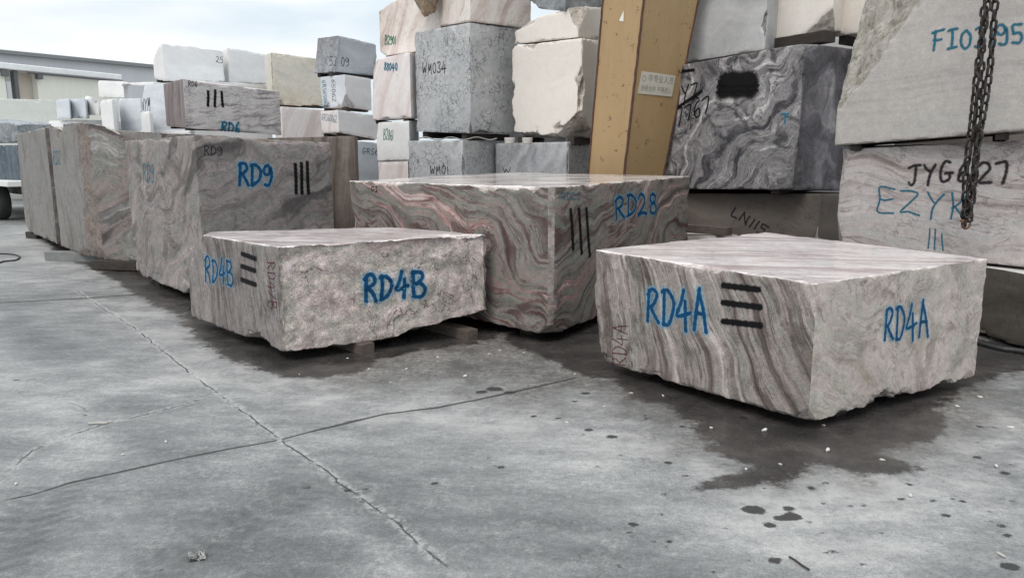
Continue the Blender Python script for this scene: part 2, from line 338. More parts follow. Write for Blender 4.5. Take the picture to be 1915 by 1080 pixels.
M_BLUEG = stone("bluish_grey_marble", [(.34, .36, .39), (.42, .44, .47), (.47, .49, .52)], loc=(8, 6, 4), stretch=1.6, warp=.4, lam=2, lamamt=.08, vein=.25, veincol=(.6, .6, .62), grain=.08, frac=(.26, .26, .27), sat=1.0)
M_BEIGE = stone("beige_yellowish_stone", [(.50, .46, .37), (.62, .58, .49), (.68, .645, .57), (.62, .60, .52)], loc=(1, 2, 9), scale=1.2, stretch=1.5, warp=.5, lam=2, lamamt=.12, vein=.25, veincol=(.3, .22, .14), grain=.1, frac=(.42, .35, .27), stain=.25, staincol=(.44, .40, .30), sat=1.0)
M_GREYC = stone("cloudy_grey_marble", [(.38, .385, .39), (.46, .465, .47), (.54, .54, .535), (.62, .60, .56)], loc=(1, 8, 9), scale=1.1, stretch=1.5, warp=.5, lam=2, lamamt=.08, vein=.3, veincol=(.6, .58, .54), grain=.1, frac=(.2, .19, .18), sat=1.0)
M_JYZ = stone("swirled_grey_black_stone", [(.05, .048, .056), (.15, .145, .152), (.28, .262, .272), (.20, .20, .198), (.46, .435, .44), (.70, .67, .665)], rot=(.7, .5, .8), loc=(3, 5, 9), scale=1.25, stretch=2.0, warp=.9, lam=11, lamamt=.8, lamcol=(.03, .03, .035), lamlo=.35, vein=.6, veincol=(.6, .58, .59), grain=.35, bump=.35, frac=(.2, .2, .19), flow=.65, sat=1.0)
M_JYZ_SHADE = stone("shaded_swirled_stone", [(.04, .04, .045), (.09, .088, .098), (.14, .132, .146), (.26, .245, .26), (.42, .40, .41)], rot=(.7, .5, .8), loc=(3, 5, 9), scale=1.25, stretch=2.0, warp=.9, lam=8, lamamt=.5, vein=.4, veincol=(.3, .29, .3), grain=.3, frac=(.10, .10, .10), flow=.5, spread=.15, sat=1.0)  # darker copy of the swirled stone, shade put into its colour
M_LN = stone("brown_grey_plain_stone", [(.10, .09, .083), (.135, .12, .11), (.165, .15, .135)], loc=(3, 5, 2), stretch=2, warp=.3, lam=2, lamamt=.1, grain=.1)  # brown-grey lowered in colour for the shade the stone stands in
M_FI = stone("light_grey_sandy_stone", [(.38, .365, .345), (.44, .42, .405), (.47, .445, .425), (.44, .43, .41)], rot=(0, .05, 0), loc=(3, 3, 2), scale=.9, stretch=6, warp=.08, lam=4, lamamt=.06, vein=.06, grain=.16, bump=.25, frac=(.30, .283, .25))
M_JYG = stone("pale_pink_grey_wavy_stone", [(.26, .225, .215), (.42, .39, .38), (.50, .46, .45), (.46, .45, .44), (.56, .52, .51)], n=(.05, .0, 1), loc=(6, 3, 2), scale=1.1, stretch=5, warp=.3, lam=6, lamamt=.6, lamcol=(.18, .15, .15), lamlo=.75, vein=.7, veincol=(.14, .12, .12), grain=.17, stain=.5, staincol=(.17, .14, .11))
M_BRN = stone("brown_weathered_skin_stone", [(.14, .11, .085), (.22, .18, .14), (.30, .25, .2)], loc=(6, 1, 7), stretch=1.5, warp=.4, grain=.3, frac=(.26, .21, .16))
M_DARKB = stone("dark_brown_stained_stone", [(.06, .052, .045), (.095, .085, .075), (.13, .115, .10)], loc=(6, 3, 7), stretch=2, warp=.3, lam=2, lamamt=.2, grain=.2, stain=.4, staincol=(.04, .035, .03))
M_WTOP = stone("dusty_white_stone_top", [(.48, .46, .45), (.60, .58, .57), (.66, .65, .64)], loc=(2, 2, 8), stretch=2, warp=.3, lam=2, lamamt=.1, vein=.2, grain=.12, rough=.5)
M_SLATE = stone("dark_blue_slate", [(.06, .08, .10), (.10, .125, .15), (.15, .18, .21)], rot=(.1, 1.5, .1), loc=(2, 7, 8), stretch=5, warp=.2, lam=6, lamamt=.3, vein=.4, veincol=(.35, .40, .43), grain=.15, sat=1.0)
M_ROUGHG = stone("rough_blue_grey_stone", [(.19, .21, .225), (.30, .325, .34), (.42, .44, .45)], rot=(.6, .4, .3), loc=(2, 5, 8), scale=1.8, stretch=2, warp=.5, lam=5, lamamt=.3, vein=.6, veincol=(.10, .12, .14), crackle=.5, grain=.3, bump=.6, frac=(.36, .39, .41), sat=1.0)
M_PALEG = stone("pale_greenish_cream_stone", [(.78, .78, .70), (.84, .835, .77), (.87, .87, .82)], loc=(2, 1, 3), scale=.6, stretch=1.2, warp=.3, lam=1, lamamt=.05, vein=.1, grain=.05, sat=1.0)
M_WOOD = plain("weathered_grey_timber", (.105, .082, .07), .85, .35, 9, .5, stretch=(1, 6, 6), col2=(.07, .06, .05))
M_WOOD2 = plain("dark_timber", (.04, .032, .027), .85, .35, 9, .5, stretch=(1, 5, 5))  # dark brown also stands in for shade beneath the blocks
M_CONC = plain("concrete_sleeper", (.19, .195, .19), .85, .2, 8, .4)

# ------------------------------------------------------------------ block builder
BLK = {}
def block(key, label, L, F, R, z0, mats, B=None, res=.03, chip=.012, big=.06, bigthr=.62, rough={}, cuts=(), seed=1, name="stone_block", Broll=1.0, sawn=.002, roughfrac=.5, group=None, dust=None):
    """L, F, R: (photo x, photo y of the top, forward distance) of the left, near and right upright edges.
    z0: height of the underside, or three photo rows. mats: dict of materials for left, right, top, rest."""
    PL, PF, PR = at(*L), at(*F), at(*R)
    PB = at(*B) if B else PL+PR-PF
    if B is None: PB.z = (PL.z+PR.z)/2
    tops = [PL, PF, PR, PB]
    if isinstance(z0, (tuple, list)):
        zb = [zat(0, z0[0], PL), zat(0, z0[1], PF), zat(0, z0[2], PR)]; zb.append(zb[0]+zb[2]-zb[1])
    else: zb = [z0]*4
    T = np.array([list(p) for p in tops]); Bt = T.copy(); Bt[:, 2] = zb
    org = Vector((sum(T[:, 0])/4, sum(T[:, 1])/4, min(zb)))
    def dim(a, b): return np.linalg.norm(T[a]-T[b])
    nu = max(6, int(max(dim(0, 1), dim(3, 2))/res)); nv = max(6, int(max(dim(1, 2), dim(0, 3))/res)); nw = max(6, int((T[:, 2]-Bt[:, 2]).max()/res))
    def sp(n):                                    # closer rows near the edges
        t = np.linspace(0, 1, n+1); return t-.055*np.sin(2*np.pi*t)
    I, J, K = np.meshgrid(np.arange(nu+1), np.arange(nv+1), np.arange(nw+1), indexing='ij')
    bd = (I == 0) | (I == nu) | (J == 0) | (J == nv) | (K == 0) | (K == nw)
    idx = -np.ones(I.shape, dtype=np.int64); idx[bd] = np.arange(bd.sum())
    i, j, k = I[bd], J[bd], K[bd]
    u, v, w = sp(nu)[i], sp(nv)[j], sp(nw)[k]
    def bil(C): return (np.outer((1-u)*(1-v), C[0])+np.outer(u*(1-v), C[1])+np.outer(u*v, C[2])+np.outer((1-u)*v, C[3]))
    P = bil(Bt)*(1-w)[:, None]+bil(T)*w[:, None]
    q = P-np.array([0, 0, 0])+seed*3.7
    c = {'LB': Bt[0], 'FB': Bt[1], 'RB': Bt[2], 'BB': Bt[3], 'LT': T[0], 'FT': T[1], 'RT': T[2], 'BT': T[3]}
    ctr = (T.mean(0)+Bt.mean(0))/2
    def nrm(a, b, d):
        n = np.cross(b-a, d-a); n /= np.linalg.norm(n)+1e-9
        return n if np.dot(n, a-ctr) > 0 else -n
    FN = {'left': nrm(c['LB'], c['FB'], c['FT']), 'right': nrm(c['FB'], c['RB'], c['RT']), 'back': nrm(c['RB'], c['BB'], c['BT']), 'far': nrm(c['LB'], c['BB'], c['BT']),
          'top': nrm(c['LT'], c['FT'], c['RT']), 'bottom': nrm(c['LB'], c['FB'], c['RB'])}
    onf = {'left': j == 0, 'right': i == nu, 'back': j == nv, 'far': i == 0, 'top': k == nw, 'bottom': k == 0}
    lu = dim(0, 1); lv = dim(1, 2); lw = (T[:, 2]-Bt[:, 2]).mean()
    du = np.minimum(u, 1-u)*lu; dv = np.minimum(v, 1-v)*lv; dw = np.minimum(w, 1-w)*lw
    disp = np.zeros(len(P)); P0 = P.copy(); fr = np.zeros(len(P))
    for f, n in FN.items():
        m = onf[f]
        a = rough.get(f, 0)
        if a:
            nn = 1-np.abs(2*fbm(q[m]*np.array([1, 1, 1.5]), .62, seed+5, 6, .58)-1)
            nn2 = fbm(q[m], .13, seed+9, 4, .6)
            d = a*(nn*.75+nn2*.6-.35)
            P[m] -= np.outer(np.clip(d, -.2*a, 9), n); fr[m] = np.maximum(fr[m], roughfrac)
        else:
            P[m] -= np.outer(sawn*(fbm(q[m], .35, seed+7, 4)*2-.6), n)
    edges = [('LB', 'FB', 'left', 'bottom'), ('LT', 'FT', 'left', 'top'), ('FB', 'RB', 'right', 'bottom'), ('FT', 'RT', 'right', 'top'), ('RB', 'BB', 'back', 'bottom'), ('RT', 'BT', 'back', 'top'),
             ('BB', 'LB', 'far', 'bottom'), ('BT', 'LT', 'far', 'top'), ('LB', 'LT', 'left', 'far'), ('FB', 'FT', 'left', 'right'), ('RB', 'RT', 'right', 'back'), ('BB', 'BT', 'back', 'far')]
    cs = fbm(q, .09, seed+40, 4, .6); cb = fbm(q, .5, seed+50, 4, .55)
    bothr = {}
    for e0, e1, fa, fb_ in edges:
        n = FN[fa]+FN[fb_]; n /= np.linalg.norm(n)
        mul = 1.0+1.2*min(1, max(rough.get(fa, 0), rough.get(fb_, 0))/.05)+(.3 if 'bottom' in (fa, fb_) else 0)
        cc = (.003+chip*mul*np.clip(cs*2.2-.75, 0, 2)+big*mul*np.clip(cb-bigthr+.02*mul, 0, 1)*4*(0.5+cs))
        d = (P-c[e0])@n+cc
        dd = np.clip(d, 0, None); P -= np.outer(dd, n); disp += dd
    for ct in cuts:                               # broken-off corners: a noisy half-space through three points given in block fractions
        pts = []
        for (a, b_, w_) in ct[0]:
            C = (1-a)*(1-b_)*np.array([Bt[0], T[0]])+a*(1-b_)*np.array([Bt[1], T[1]])+a*b_*np.array([Bt[2], T[2]])+(1-a)*b_*np.array([Bt[3], T[3]])
            pts.append(C[0]*(1-w_)+C[1]*w_)
        n = np.cross(pts[1]-pts[0], pts[2]-pts[0]); n /= np.linalg.norm(n)
        if np.dot(n, ctr-pts[0]) > 0: n = -n
        amp = ct[1]; s = ct[2] if len(ct) > 2 else .35
        nn = fbm(q, s, seed+70, 5, .6)-.5+.35*(1-np.abs(2*fbm(q, s*.6, seed+77, 3)-1)-.6)
        d = (P-pts[0])@n+nn*amp*2
        dd = np.clip(d, 0, None); P -= np.outer(dd, n); disp += dd*1.5
        extra = sstep(dd, .01, .03); fr = np.maximum(fr, extra)
    fr = np.maximum(fr, sstep(disp, .008, .028))
    V = P
    Fs, MI, SM = [], [], []
    order = {'left': 0, 'right': 1, 'top': 2, 'rest': 3}
    def quads(A, flip, mi):
        a, b_, c_, d_ = A[:-1, :-1].ravel(), A[1:, :-1].ravel(), A[1:, 1:].ravel(), A[:-1, 1:].ravel()
        f = np.stack([a, d_, c_, b_] if flip else [a, b_, c_, d_], 1); Fs.append(f); MI.append(np.full(len(f), mi))
    quads(idx[:, 0, :], False, 0); quads(idx[nu, :, :], False, 1); quads(idx[:, :, nw], False, 2)
    quads(idx[:, nv, :], True, 3); quads(idx[0, :, :], True, 3); quads(idx[:, :, 0], True, 3)
    Fs = np.concatenate(Fs); MI = np.concatenate(MI)
    ml = [mats['left'], mats.get('right', mats['left']), mats.get('top', mats['left']), mats.get('rest', mats['left'])]
    o = mesh_obj(name, V, Fs, ml, loc=tuple(org), midx=MI, smooth=True, attrs={'frac': fr})
    o.data.set_sharp_from_angle(angle=math.radians(32))
    tag(o, label, "stone block", group)
    bv = BVHTree.FromPolygons([Vector(p) for p in V.tolist()], Fs.tolist())
    BLK[key] = dict(o=o, org=org, T=T, B=Bt, bv=bv, FN=FN)
    return o

def bearer(key, fr, thick, width=.13, out=0.03, mat=None, label="", along='F', z=None, ln=None, name="timber_bearer", group="timber bearers under the stone blocks"):
    """a timber under block key: fr = fraction along its left face, running under it from that face; out = how far it pokes out"""
    b = BLK[key]; Bt = b['B']
    if along == 'F': a, d = Bt[0]*(1-fr)+Bt[1]*fr, (Bt[2]-Bt[1])
    else: a, d = Bt[1]*(1-fr)+Bt[2]*fr, (Bt[0]-Bt[1])
    L = np.linalg.norm(d[:2]); d = d/np.linalg.norm(d); zt = (a[2] if z is None else z)+.002
    c0 = Vector(a)-Vector(d)*out; ln = ln or (L+out*2)
    mid = c0+Vector(d)*ln/2; mid.z = 0
    bm = bmesh.new(); add_box(bm, (0, 0, thick/2), (ln, width, thick))
    bmesh.ops.subdivide_edges(bm, edges=[e for e in bm.edges if e.calc_length() > .3], cuts=8)
    for v in bm.verts: v.co += Vector((random.uniform(-.004, .004), random.uniform(-.005, .005), random.uniform(-.004, .002)))
    o = bm_obj(name, bm, mat or M_WOOD2, bevel=.004, loc=(mid.x, mid.y, zt-thick)); o.rotation_euler = (0, 0, math.atan2(d[1], d[0]))
    tag(o, label, "timber", group)
    return o

# ------------------------------------------------------------------ writing on the stone
G = {
'R': [[(.12, 0), (.10, .5), (.08, .98)], [(.0, .86), (.3, 1.0), (.62, .9), (.6, .66), (.32, .5), (.12, .46)], [(.25, .48), (.5, .25), (.78, -.02)]],
'D': [[(.12, .98), (.12, .5), (.10, .02)], [(.0, .95), (.4, .95), (.75, .68), (.68, .3), (.4, .05), (.05, .0)]],
'4': [[(.45, 1.0), (.25, .62), (.02, .34), (.45, .36), (.85, .42)], [(.58, .75), (.55, .3), (.52, -.08)]],
'A': [[(.0, -.02), (.2, .5), (.42, 1.0)], [(.42, 1.0), (.6, .5), (.82, -.06)], [(.12, .34), (.4, .36), (.7, .36)]],
'B': [[(.14, 1.0), (.12, .5), (.10, .0)], [(.0, .98), (.45, 1.0), (.7, .84), (.55, .62), (.2, .53)], [(.2, .53), (.6, .5), (.82, .28), (.6, .04), (.08, .0)]],
'9': [[(.62, .72), (.45, .96), (.15, .92), (.06, .68), (.25, .52), (.5, .6), (.66, .84), (.68, .5), (.58, .1), (.35, -.03), (.15, .05)]],
'6': [[(.6, .98), (.3, .75), (.1, .4), (.15, .1), (.4, .0), (.62, .14), (.62, .38), (.4, .48), (.16, .3)]],
'2': [[(.05, .78), (.2, .98), (.52, .94), (.58, .68), (.35, .35), (.02, .02), (.35, .06), (.7, .02)]],
'8': [[(.58, .82), (.35, 1.0), (.12, .84), (.2, .62), (.5, .42), (.6, .18), (.35, .0), (.1, .16), (.2, .42), (.48, .62), (.58, .82)]],
'0': [[(.35, .95), (.1, .75), (.08, .3), (.3, .02), (.55, .2), (.6, .65), (.35, .95)]],
'o': [[(.3, .68), (.06, .5), (.08, .2), (.3, .05), (.52, .22), (.5, .52), (.3, .68)]],
'1': [[(.2, 1.0), (.18, .5), (.16, .0)]],
'|': [[(.2, 1.1), (.18, .5), (.2, -.1)]],
'3': [[(.08, .9), (.35, 1.0), (.58, .82), (.3, .55), (.6, .35), (.5, .06), (.22, .0), (.04, .1)]],
'5': [[(.65, .98), (.15, .95), (.12, .55)], [(.12, .55), (.45, .6), (.62, .32), (.45, .04), (.05, .02)]],
'7': [[(.02, .9), (.35, .95), (.66, .92), (.6, .5), (.42, -.02)]],
'W': [[(.0, .95), (.1, .4), (.18, .02), (.35, .6), (.5, .05), (.62, .5), (.75, 1.0)]],
'M': [[(.02, .0), (.08, .5), (.12, .95), (.32, .35), (.52, .95), (.6, .5), (.66, .0)]],
'F': [[(.12, .0), (.12, .5), (.14, .92)], [(.0, .9), (.35, .95), (.65, .98)], [(.12, .5), (.3, .52), (.5, .54)]],
'I': [[(.3, .95), (.28, .5), (.26, .05)], [(.05, .95), (.3, .97), (.55, .98)], [(.0, .04), (.28, .05), (.52, .08)]],
'J': [[(.0, .85), (.35, .95), (.68, .98)], [(.42, .95), (.42, .5), (.38, .1), (.2, -.04), (.02, .1)]],
'Y': [[(.0, .98), (.15, .75), (.3, .55)], [(.62, .98), (.42, .65), (.28, .35), (.22, -.1)]],
'G': [[(.6, .92), (.35, 1.0), (.08, .6), (.12, .15), (.35, .02), (.55, .2), (.56, .42)], [(.3, .42), (.5, .44), (.75, .46)]],
'E': [[(.62, .98), (.1, .98), (.1, .5), (.08, .02), (.62, .0)], [(.1, .52), (.3, .52), (.55, .54)]],
'Z': [[(.02, .92), (.4, .98), (.62, .85), (.4, .5), (.02, .05), (.35, .12), (.72, .0)]],
'N': [[(.05, .0), (.07, .5), (.1, .98)], [(.1, .98), (.35, .5), (.6, .02)], [(.6, .02), (.62, .5), (.66, 1.0)]],
'K': [[(.1, 1.0), (.1, .5), (.08, .0)], [(.6, .95), (.3, .6), (.12, .45)], [(.2, .5), (.4, .25), (.62, .0)]],
'L': [[(.12, 1.0), (.1, .5), (.08, .04), (.35, .04), (.6, .06)]],
'S': [[(.58, .88), (.35, 1.0), (.1, .82), (.2, .56), (.5, .42), (.56, .15), (.3, .0), (.04, .1)]],
'/': [[(.0, .0), (.3, .5), (.6, 1.0)]],
'T': [[(.0, .95), (.35, .98), (.75, .92)], [(.38, .95), (.38, .5), (.36, .0)]],
}
def catmull(pts, n=7):
    p = [np.array(x, dtype=float) for x in pts]
    if len(p) < 3: return [p[0]*(1-t)+p[-1]*t for t in np.linspace(0, 1, 12)]
    out = []; q = [2*p[0]-p[1]]+p+[2*p[-1]-p[-2]]
    for i in range(len(p)-1):
        a, b, c, d = q[i:i+4]
        for t in np.linspace(0, 1, n, endpoint=False):
            out.append(.5*((2*b)+(-a+c)*t+(2*a-5*b+4*c-d)*t*t+(-a+3*b-3*c+d)*t**3))
    out.append(p[-1]); return out
CAM = Vector((0, 0, CAMH))
def strokes_on(key, strokes, width, mats, name, widths=None, taper=True, off=.0022):
    """strokes: lists of photo points (dense); each is laid on the block's real surface as a thin ribbon of paint"""
    b = BLK[key]; bv = b['bv']; V, F, MI, UV = [], [], [], []
    for mi, (mat, wm, oo) in enumerate(mats):
        for si, st in enumerate(strokes):
            W = []
            for (px, py) in st:
                h = bv.ray_cast(CAM, ray(px, py).normalized())
                if h[0] is not None: W.append((h[0], h[1]))
            if len(W) < 2: continue
            mid = W[len(W)//2][1]
            nbest = max(b['FN'].values(), key=lambda n: float(np.dot(n, np.array(mid)))); n = Vector(nbest)
            P = [w[0] for w in W]
            # even spacing
            D = [0]
            for a, c in zip(P[:-1], P[1:]): D.append(D[-1]+(c-a).length)
            if D[-1] < 1e-4: continue
            hw = width*wm/2
            m = max(3, int(D[-1]/max(.012, hw*.45))+1); Q = []
            for s in np.linspace(0, D[-1], m):
                i = max(0, min(len(D)-2, int(np.searchsorted(D, s))-1)); t = (s-D[i])/max(1e-6, D[i+1]-D[i]); Q.append(P[i].lerp(P[i+1], min(1, max(0, t))))
            d0 = (Q[0]-Q[1]).normalized(); d1 = (Q[-1]-Q[-2]).normalized()
            Q = [Q[0]+d0*hw*.7]+Q+[Q[-1]+d1*hw*.7]
            base = len(V); nc = 7
            for i, p in enumerate(Q):
                d = (Q[min(i+1, len(Q)-1)]-Q[max(i-1, 0)]); d -= n*d.dot(n); d.normalize(); s = n.cross(d)
                wv = hw*(1+.12*math.sin(i*1.7+si))
                for c in range(nc):
                    x = (c/(nc-1))*2-1; pt = p+s*x*wv
                    h = bv.ray_cast(pt+n*.12, -n, .3)
                    pp = h[0] if h[0] is not None else pt
                    V.append(pp+n*(off+oo+si*.00012)); 
                    ex = 1.0 if i in (0, len(Q)-1) else abs(x)
                    UV.append((.5+.5*(ex if x >= 0 else -ex), .5))
            for i in range(len(Q)-1):
                for c in range(nc-1):
                    a = base+i*nc+c; F.append((a, a+1, a+nc+1, a+nc)); MI.append(mi)
    if not V: print("NO HIT", key, name); return None
    return mesh_obj(name, [list(v) for v in V], F, [m[0] for m in mats], parent=b['o'], loc=tuple(b['org']), midx=MI, uv=UV)
KIND = {
 'blue': [(P_HALO, 3.0, 0), (P_BLUE, 1.0, .0012)], 'tealspray': [(P_HALO, 2.6, 0), (P_TEAL, 1.25, .0012)], 'teal': [(P_TEAL, 1.3, 0)], 'green': [(P_GREEN, 1.4, 0)],
 'ink': [(P_INK, 1.4, 0)], 'black': [(P_BLACK, 1.5, 0)], 'red': [(P_RED, 1.4, 0)]}
def write(key, text, bl, br, tr, tl, wpx, kind='blue', dist=6, gap=.22, name="painted_number"):
    adv = []; x = 0
    for ch in text:
        g = G.get(ch)
        w = max(p[0] for s in g for p in s) if g else .4
        adv.append(x); x += w+gap
    tot = x-gap; S = []
    bl, br, tr, tl = map(lambda p: np.array(p, float), (bl, br, tr, tl))
    rr = random.Random(text+key)
    for ch, ax in zip(text, adv):
        g = G.get(ch)
        if not g: continue
        jy = rr.uniform(-.05, .05); js = rr.uniform(.94, 1.06)
        for s in g:
            cs_ = [(p[0]+rr.uniform(-.045, .045), p[1]+rr.uniform(-.045, .045)) for p in s]
            pts = [((1-X)*((1-Y)*bl+Y*tl)+X*((1-Y)*br+Y*tr)) for X, Y in (((ax+p[0])/tot, p[1]*js+jy) for p in catmull(cs_))]
            S.append(pts)
    return strokes_on(key, S, wpx*dist/FPX, KIND[kind], name)
def bars(key, segs, wpx, dist, name="painted_tally_bars", kind='black'):
    S = [[(a[0]+(b[0]-a[0])*t+math.sin(t*4+i)*.4, a[1]+(b[1]-a[1])*t) for t in np.linspace(0, 1, 12)] for i, (a, b) in enumerate(segs)]
    return strokes_on(key, S, wpx*dist/FPX, KIND[kind], name)

# ------------------------------------------------------------------ ground: one sheet to the horizon
def lines(a, b, fine, lo, hi, grow=1.13):
    x = [lo]
    while x[-1] < hi: x.append(x[-1]+fine)
    d = fine; r = [x[-1]]
    while r[-1] < b: d *= grow; r.append(r[-1]+d)
    d = fine; l = [x[0]]
    while l[-1] > a: d *= grow; l.append(l[-1]-d)
    return np.array(l[::-1][:-1]+x+r[1:])
def P2(pts): return np.array([[gz(*p).x, gz(*p).y] for p in pts])
def seg_d(P, a, b):
    ab = b-a; t = np.clip(((P-a)@ab)/(ab@ab), 0, 1); c = a+t[:, None]*ab
    d = P-c; dist = np.sqrt((d**2).sum(1)); side = np.sign(ab[0]*(P[:, 1]-a[1])-ab[1]*(P[:, 0]-a[0])); return dist, side, t
def poly_sd(P, poly):
    n = len(poly); D = np.full(len(P), 1e9); ins = np.zeros(len(P), bool)
    for i in range(n):
        a, b = poly[i], poly[(i+1) % n]; d, _, _ = seg_d(P, a, b); D = np.minimum(D, d)
        c = ((a[1] > P[:, 1]) != (b[1] > P[:, 1])); xx = (b[0]-a[0])*(P[:, 1]-a[1])/(b[1]-a[1]+1e-12)+a[0]; ins ^= c & (P[:, 0] < xx)
    return np.where(ins, -D, D)
def build_ground():
    xs = lines(-260, 260, .018, -6.6, 4.6); ys = lines(-60, 420, .018, 2.15, 8.4)
    X, Y = np.meshgrid(xs, ys, indexing='ij'); P = np.stack([X.ravel(), Y.ravel()], 1); P3 = np.concatenate([P, np.zeros((len(P), 1))], 1)
    wob = (fbm(P3, .5, 3, 5)-.5)*.38
    wet_shade_zones = [[(930, 640), (1010, 665), (1080, 700), (1140, 712), (1175, 745), (1250, 762), (1300, 790), (1335, 835), (1375, 868), (1335, 885), (1283, 905), (1305, 922), (1400, 915), (1500, 905), (1530, 868), (1600, 892), (1715, 893), (1730, 872), (1650, 842), (1745, 818), (1765, 795), (1745, 765), (1830, 722), (1935, 690), (1935, 655), (1700, 600), (1300, 560), (1000, 560)],
            [(335, 560), (345, 606), (400, 660), (470, 690), (560, 712), (660, 700), (720, 672), (800, 655), (900, 640), (980, 610), (900, 560), (600, 560), (420, 540)]]  # this zone paints shadow as well as damp round the block
    sdw = np.minimum(np.minimum(*[poly_sd(P, P2(w)) for w in wet_shade_zones]), poly_sd(P, P2([(60, 435), (110, 482), (200, 520), (260, 565), (345, 600), (380, 560), (300, 480), (140, 440)]))+.05)
    dirt_shade = poly_sd(P, P2([(60, 425), (130, 490), (200, 500), (215, 530), (260, 570), (330, 590), (400, 640), (470, 690), (600, 725), (760, 742), (880, 745), (960, 775), (1090, 760), (1200, 800), (1330, 890), (1500, 935), (1700, 900), (1800, 850), (1935, 760), (1935, 560), (1300, 440), (600, 420), (200, 400)]))
    # joints and cracks: signed distance, and a mask that ends them
    cr = [([(140, 540), (185, 572), (250, 612), (315, 662), (360, 700), (410, 738), (465, 775), (520, 820), (585, 862), (640, 905), (730, 968), (800, 1030), (870, 1085)], .62),
          ([(-40, 944), (60, 922), (130, 900), (245, 876), (330, 858), (430, 838), (520, 822), (580, 806), (640, 792), (720, 772), (820, 760), (930, 738), (1020, 718), (1100, 700)], 1.),
          ([(-20, 900), (20, 872), (60, 840), (105, 822), (160, 803), (200, 790), (265, 776), (320, 762), (375, 746), (412, 740), (430, 736)], .55),
          ([(-60, 569), (60, 562), (170, 556), (300, 548), (380, 540)], 1.),
          ([(90, 745), (150, 757), (165, 768), (210, 773)], .3),
          ([(1040, 805), (1075, 800), (1110, 812)], .25), ([(1130, 855), (1160, 868), (1200, 872)], .3)]
    best = np.full(len(P), 1e9); cs = np.full(len(P), .5); cm = np.zeros(len(P)); cw = np.zeros(len(P)); cwob = np.ones(len(P))
    wobc = (fbm(P3, .12, 9, 4)-.5)*.035
    for pts, amt in cr:
        q = P2(pts); bd = np.full(len(P), 1e9); bs = np.zeros(len(P))
        for a, b in zip(q[:-1], q[1:]):
            d, sgn, t = seg_d(P, a, b); m = d < bd; bd[m] = d[m]; bs[m] = sgn[m]
        m = bd < best; best[m] = bd[m]; cs[m] = (bd*bs)[m]; cw[m] = (.030 if pts[0] == (-60, 569) else .013) if amt == 1. else 0; cwob[m] = .3 if pts[0] in ((-40, 944), (-60, 569)) else 1.
        e = np.minimum(np.linalg.norm(P-q[0], axis=1), np.linalg.norm(P-q[-1], axis=1))
        cm[m] = amt*sstep(e, .03, .25)[m]
    cs = cs+wobc*cwob; cm = cm*(best < .14)
    # drips and oil spots
    spots = [(1410, 952, .055), (1480, 965, .045), (1463, 968, .035), (1438, 981, .028), (1475, 950, .03), (1517, 912, .022), (1543, 903, .022), (1540, 940, .014), (1615, 943, .018), (1685, 932, .02), (1770, 962, .02), (1800, 935, .016), (1888, 1058, .04), (1873, 981, .022),
             (1100, 803, .03), (1145, 815, .034), (1092, 812, .018), (1130, 822, .014), (998, 778, .022), (1044, 782, .02), (1210, 782, .018), (1275, 796, .02), (1250, 864, .022), (1280, 888, .024), (938, 873, .02), (925, 870, .012), (812, 904, .022), (1185, 979, .026), (1242, 923, .014), (1110, 705, .03), (1095, 735, .03), (1075, 750, .02), (925, 727, .06), (955, 733, .04), (900, 732, .04), (650, 917, .02), (685, 915, .013),
             (1650, 770, .02), (1830, 797, .02), (1858, 799, .02), (1826, 854, .022), (1880, 884, .03), (1885, 1000, .02), (1450, 1046, .03), (1700, 905, .018), (1745, 935, .02), (1560, 1030, .02), (1130, 690, .03), (1160, 700, .02), (575, 912, .02), (157, 776, .013), (120, 742, .012), (300, 1065, .01), (30, 710, .02), (1310, 775, .02), (1390, 780, .03)]
    rs = random.Random(5)
    for i in range(70):
        spots.append((rs.uniform(850, 1915), rs.uniform(700, 1070), rs.choice([.008, .01, .012])))
    sps = np.full(len(P), 1.0); near = (P[:, 0] > -6) & (P[:, 0] < 6) & (P[:, 1] > 2) & (P[:, 1] < 9); Pn = P[near]
    wn = (fbm(P3[near], .06, 21, 3)-.5)*.016; sn = np.full(len(Pn), 1.)
    for (px, py, r) in spots:
        c = gz(px, py); dx = (Pn[:, 0]-c.x)/1.25; dy = (Pn[:, 1]-c.y); sn = np.minimum(sn, np.sqrt(dx*dx+dy*dy)-r*.78)
    sps[near] = sn+wn
    # broad traffic bands: darker and lighter lanes
    tone = np.zeros(len(P))
    for pts, w_, a in [([(20, 600), (130, 690), (240, 780), (300, 850), (380, 960), (470, 1080)], .20, -.8), ([(-30, 640), (60, 720), (150, 800), (215, 850)], .3, .8), ([(150, 690), (230, 725), (210, 730)], .25, .9), ([(0, 1050), (100, 960), (190, 890), (300, 830)], .22, -.6), ([(560, 1080), (700, 1000), (600, 910), (520, 960), (430, 1010)], .3, -.45), ([(250, 600), (420, 700), (560, 800), (800, 960)], .35, .25),
                      ([(640, 880), (900, 1000), (1200, 1080)], .35, -.5), ([(900, 800), (1150, 880), (1330, 960), (1600, 1080)], .4, .7), ([(650, 730), (800, 780)], .3, .6), ([(620, 960), (760, 1075)], .1, 1.), ([(1500, 1000), (1800, 940)], .35, .4), ([(330, 760), (210, 760)], .15, -.4), ([(10, 430), (60, 500)], 1.2, .9)]:
        q = P2(pts); bd = np.full(len(P), 1e9)
        for a_, b_ in zip(q[:-1], q[1:]): bd = np.minimum(bd, seg_d(P, a_, b_)[0])
        tone += a*np.exp(-((bd+wob*.5)/w_)**2)
    # tread print of a lorry tyre
    tread = np.zeros(len(P))
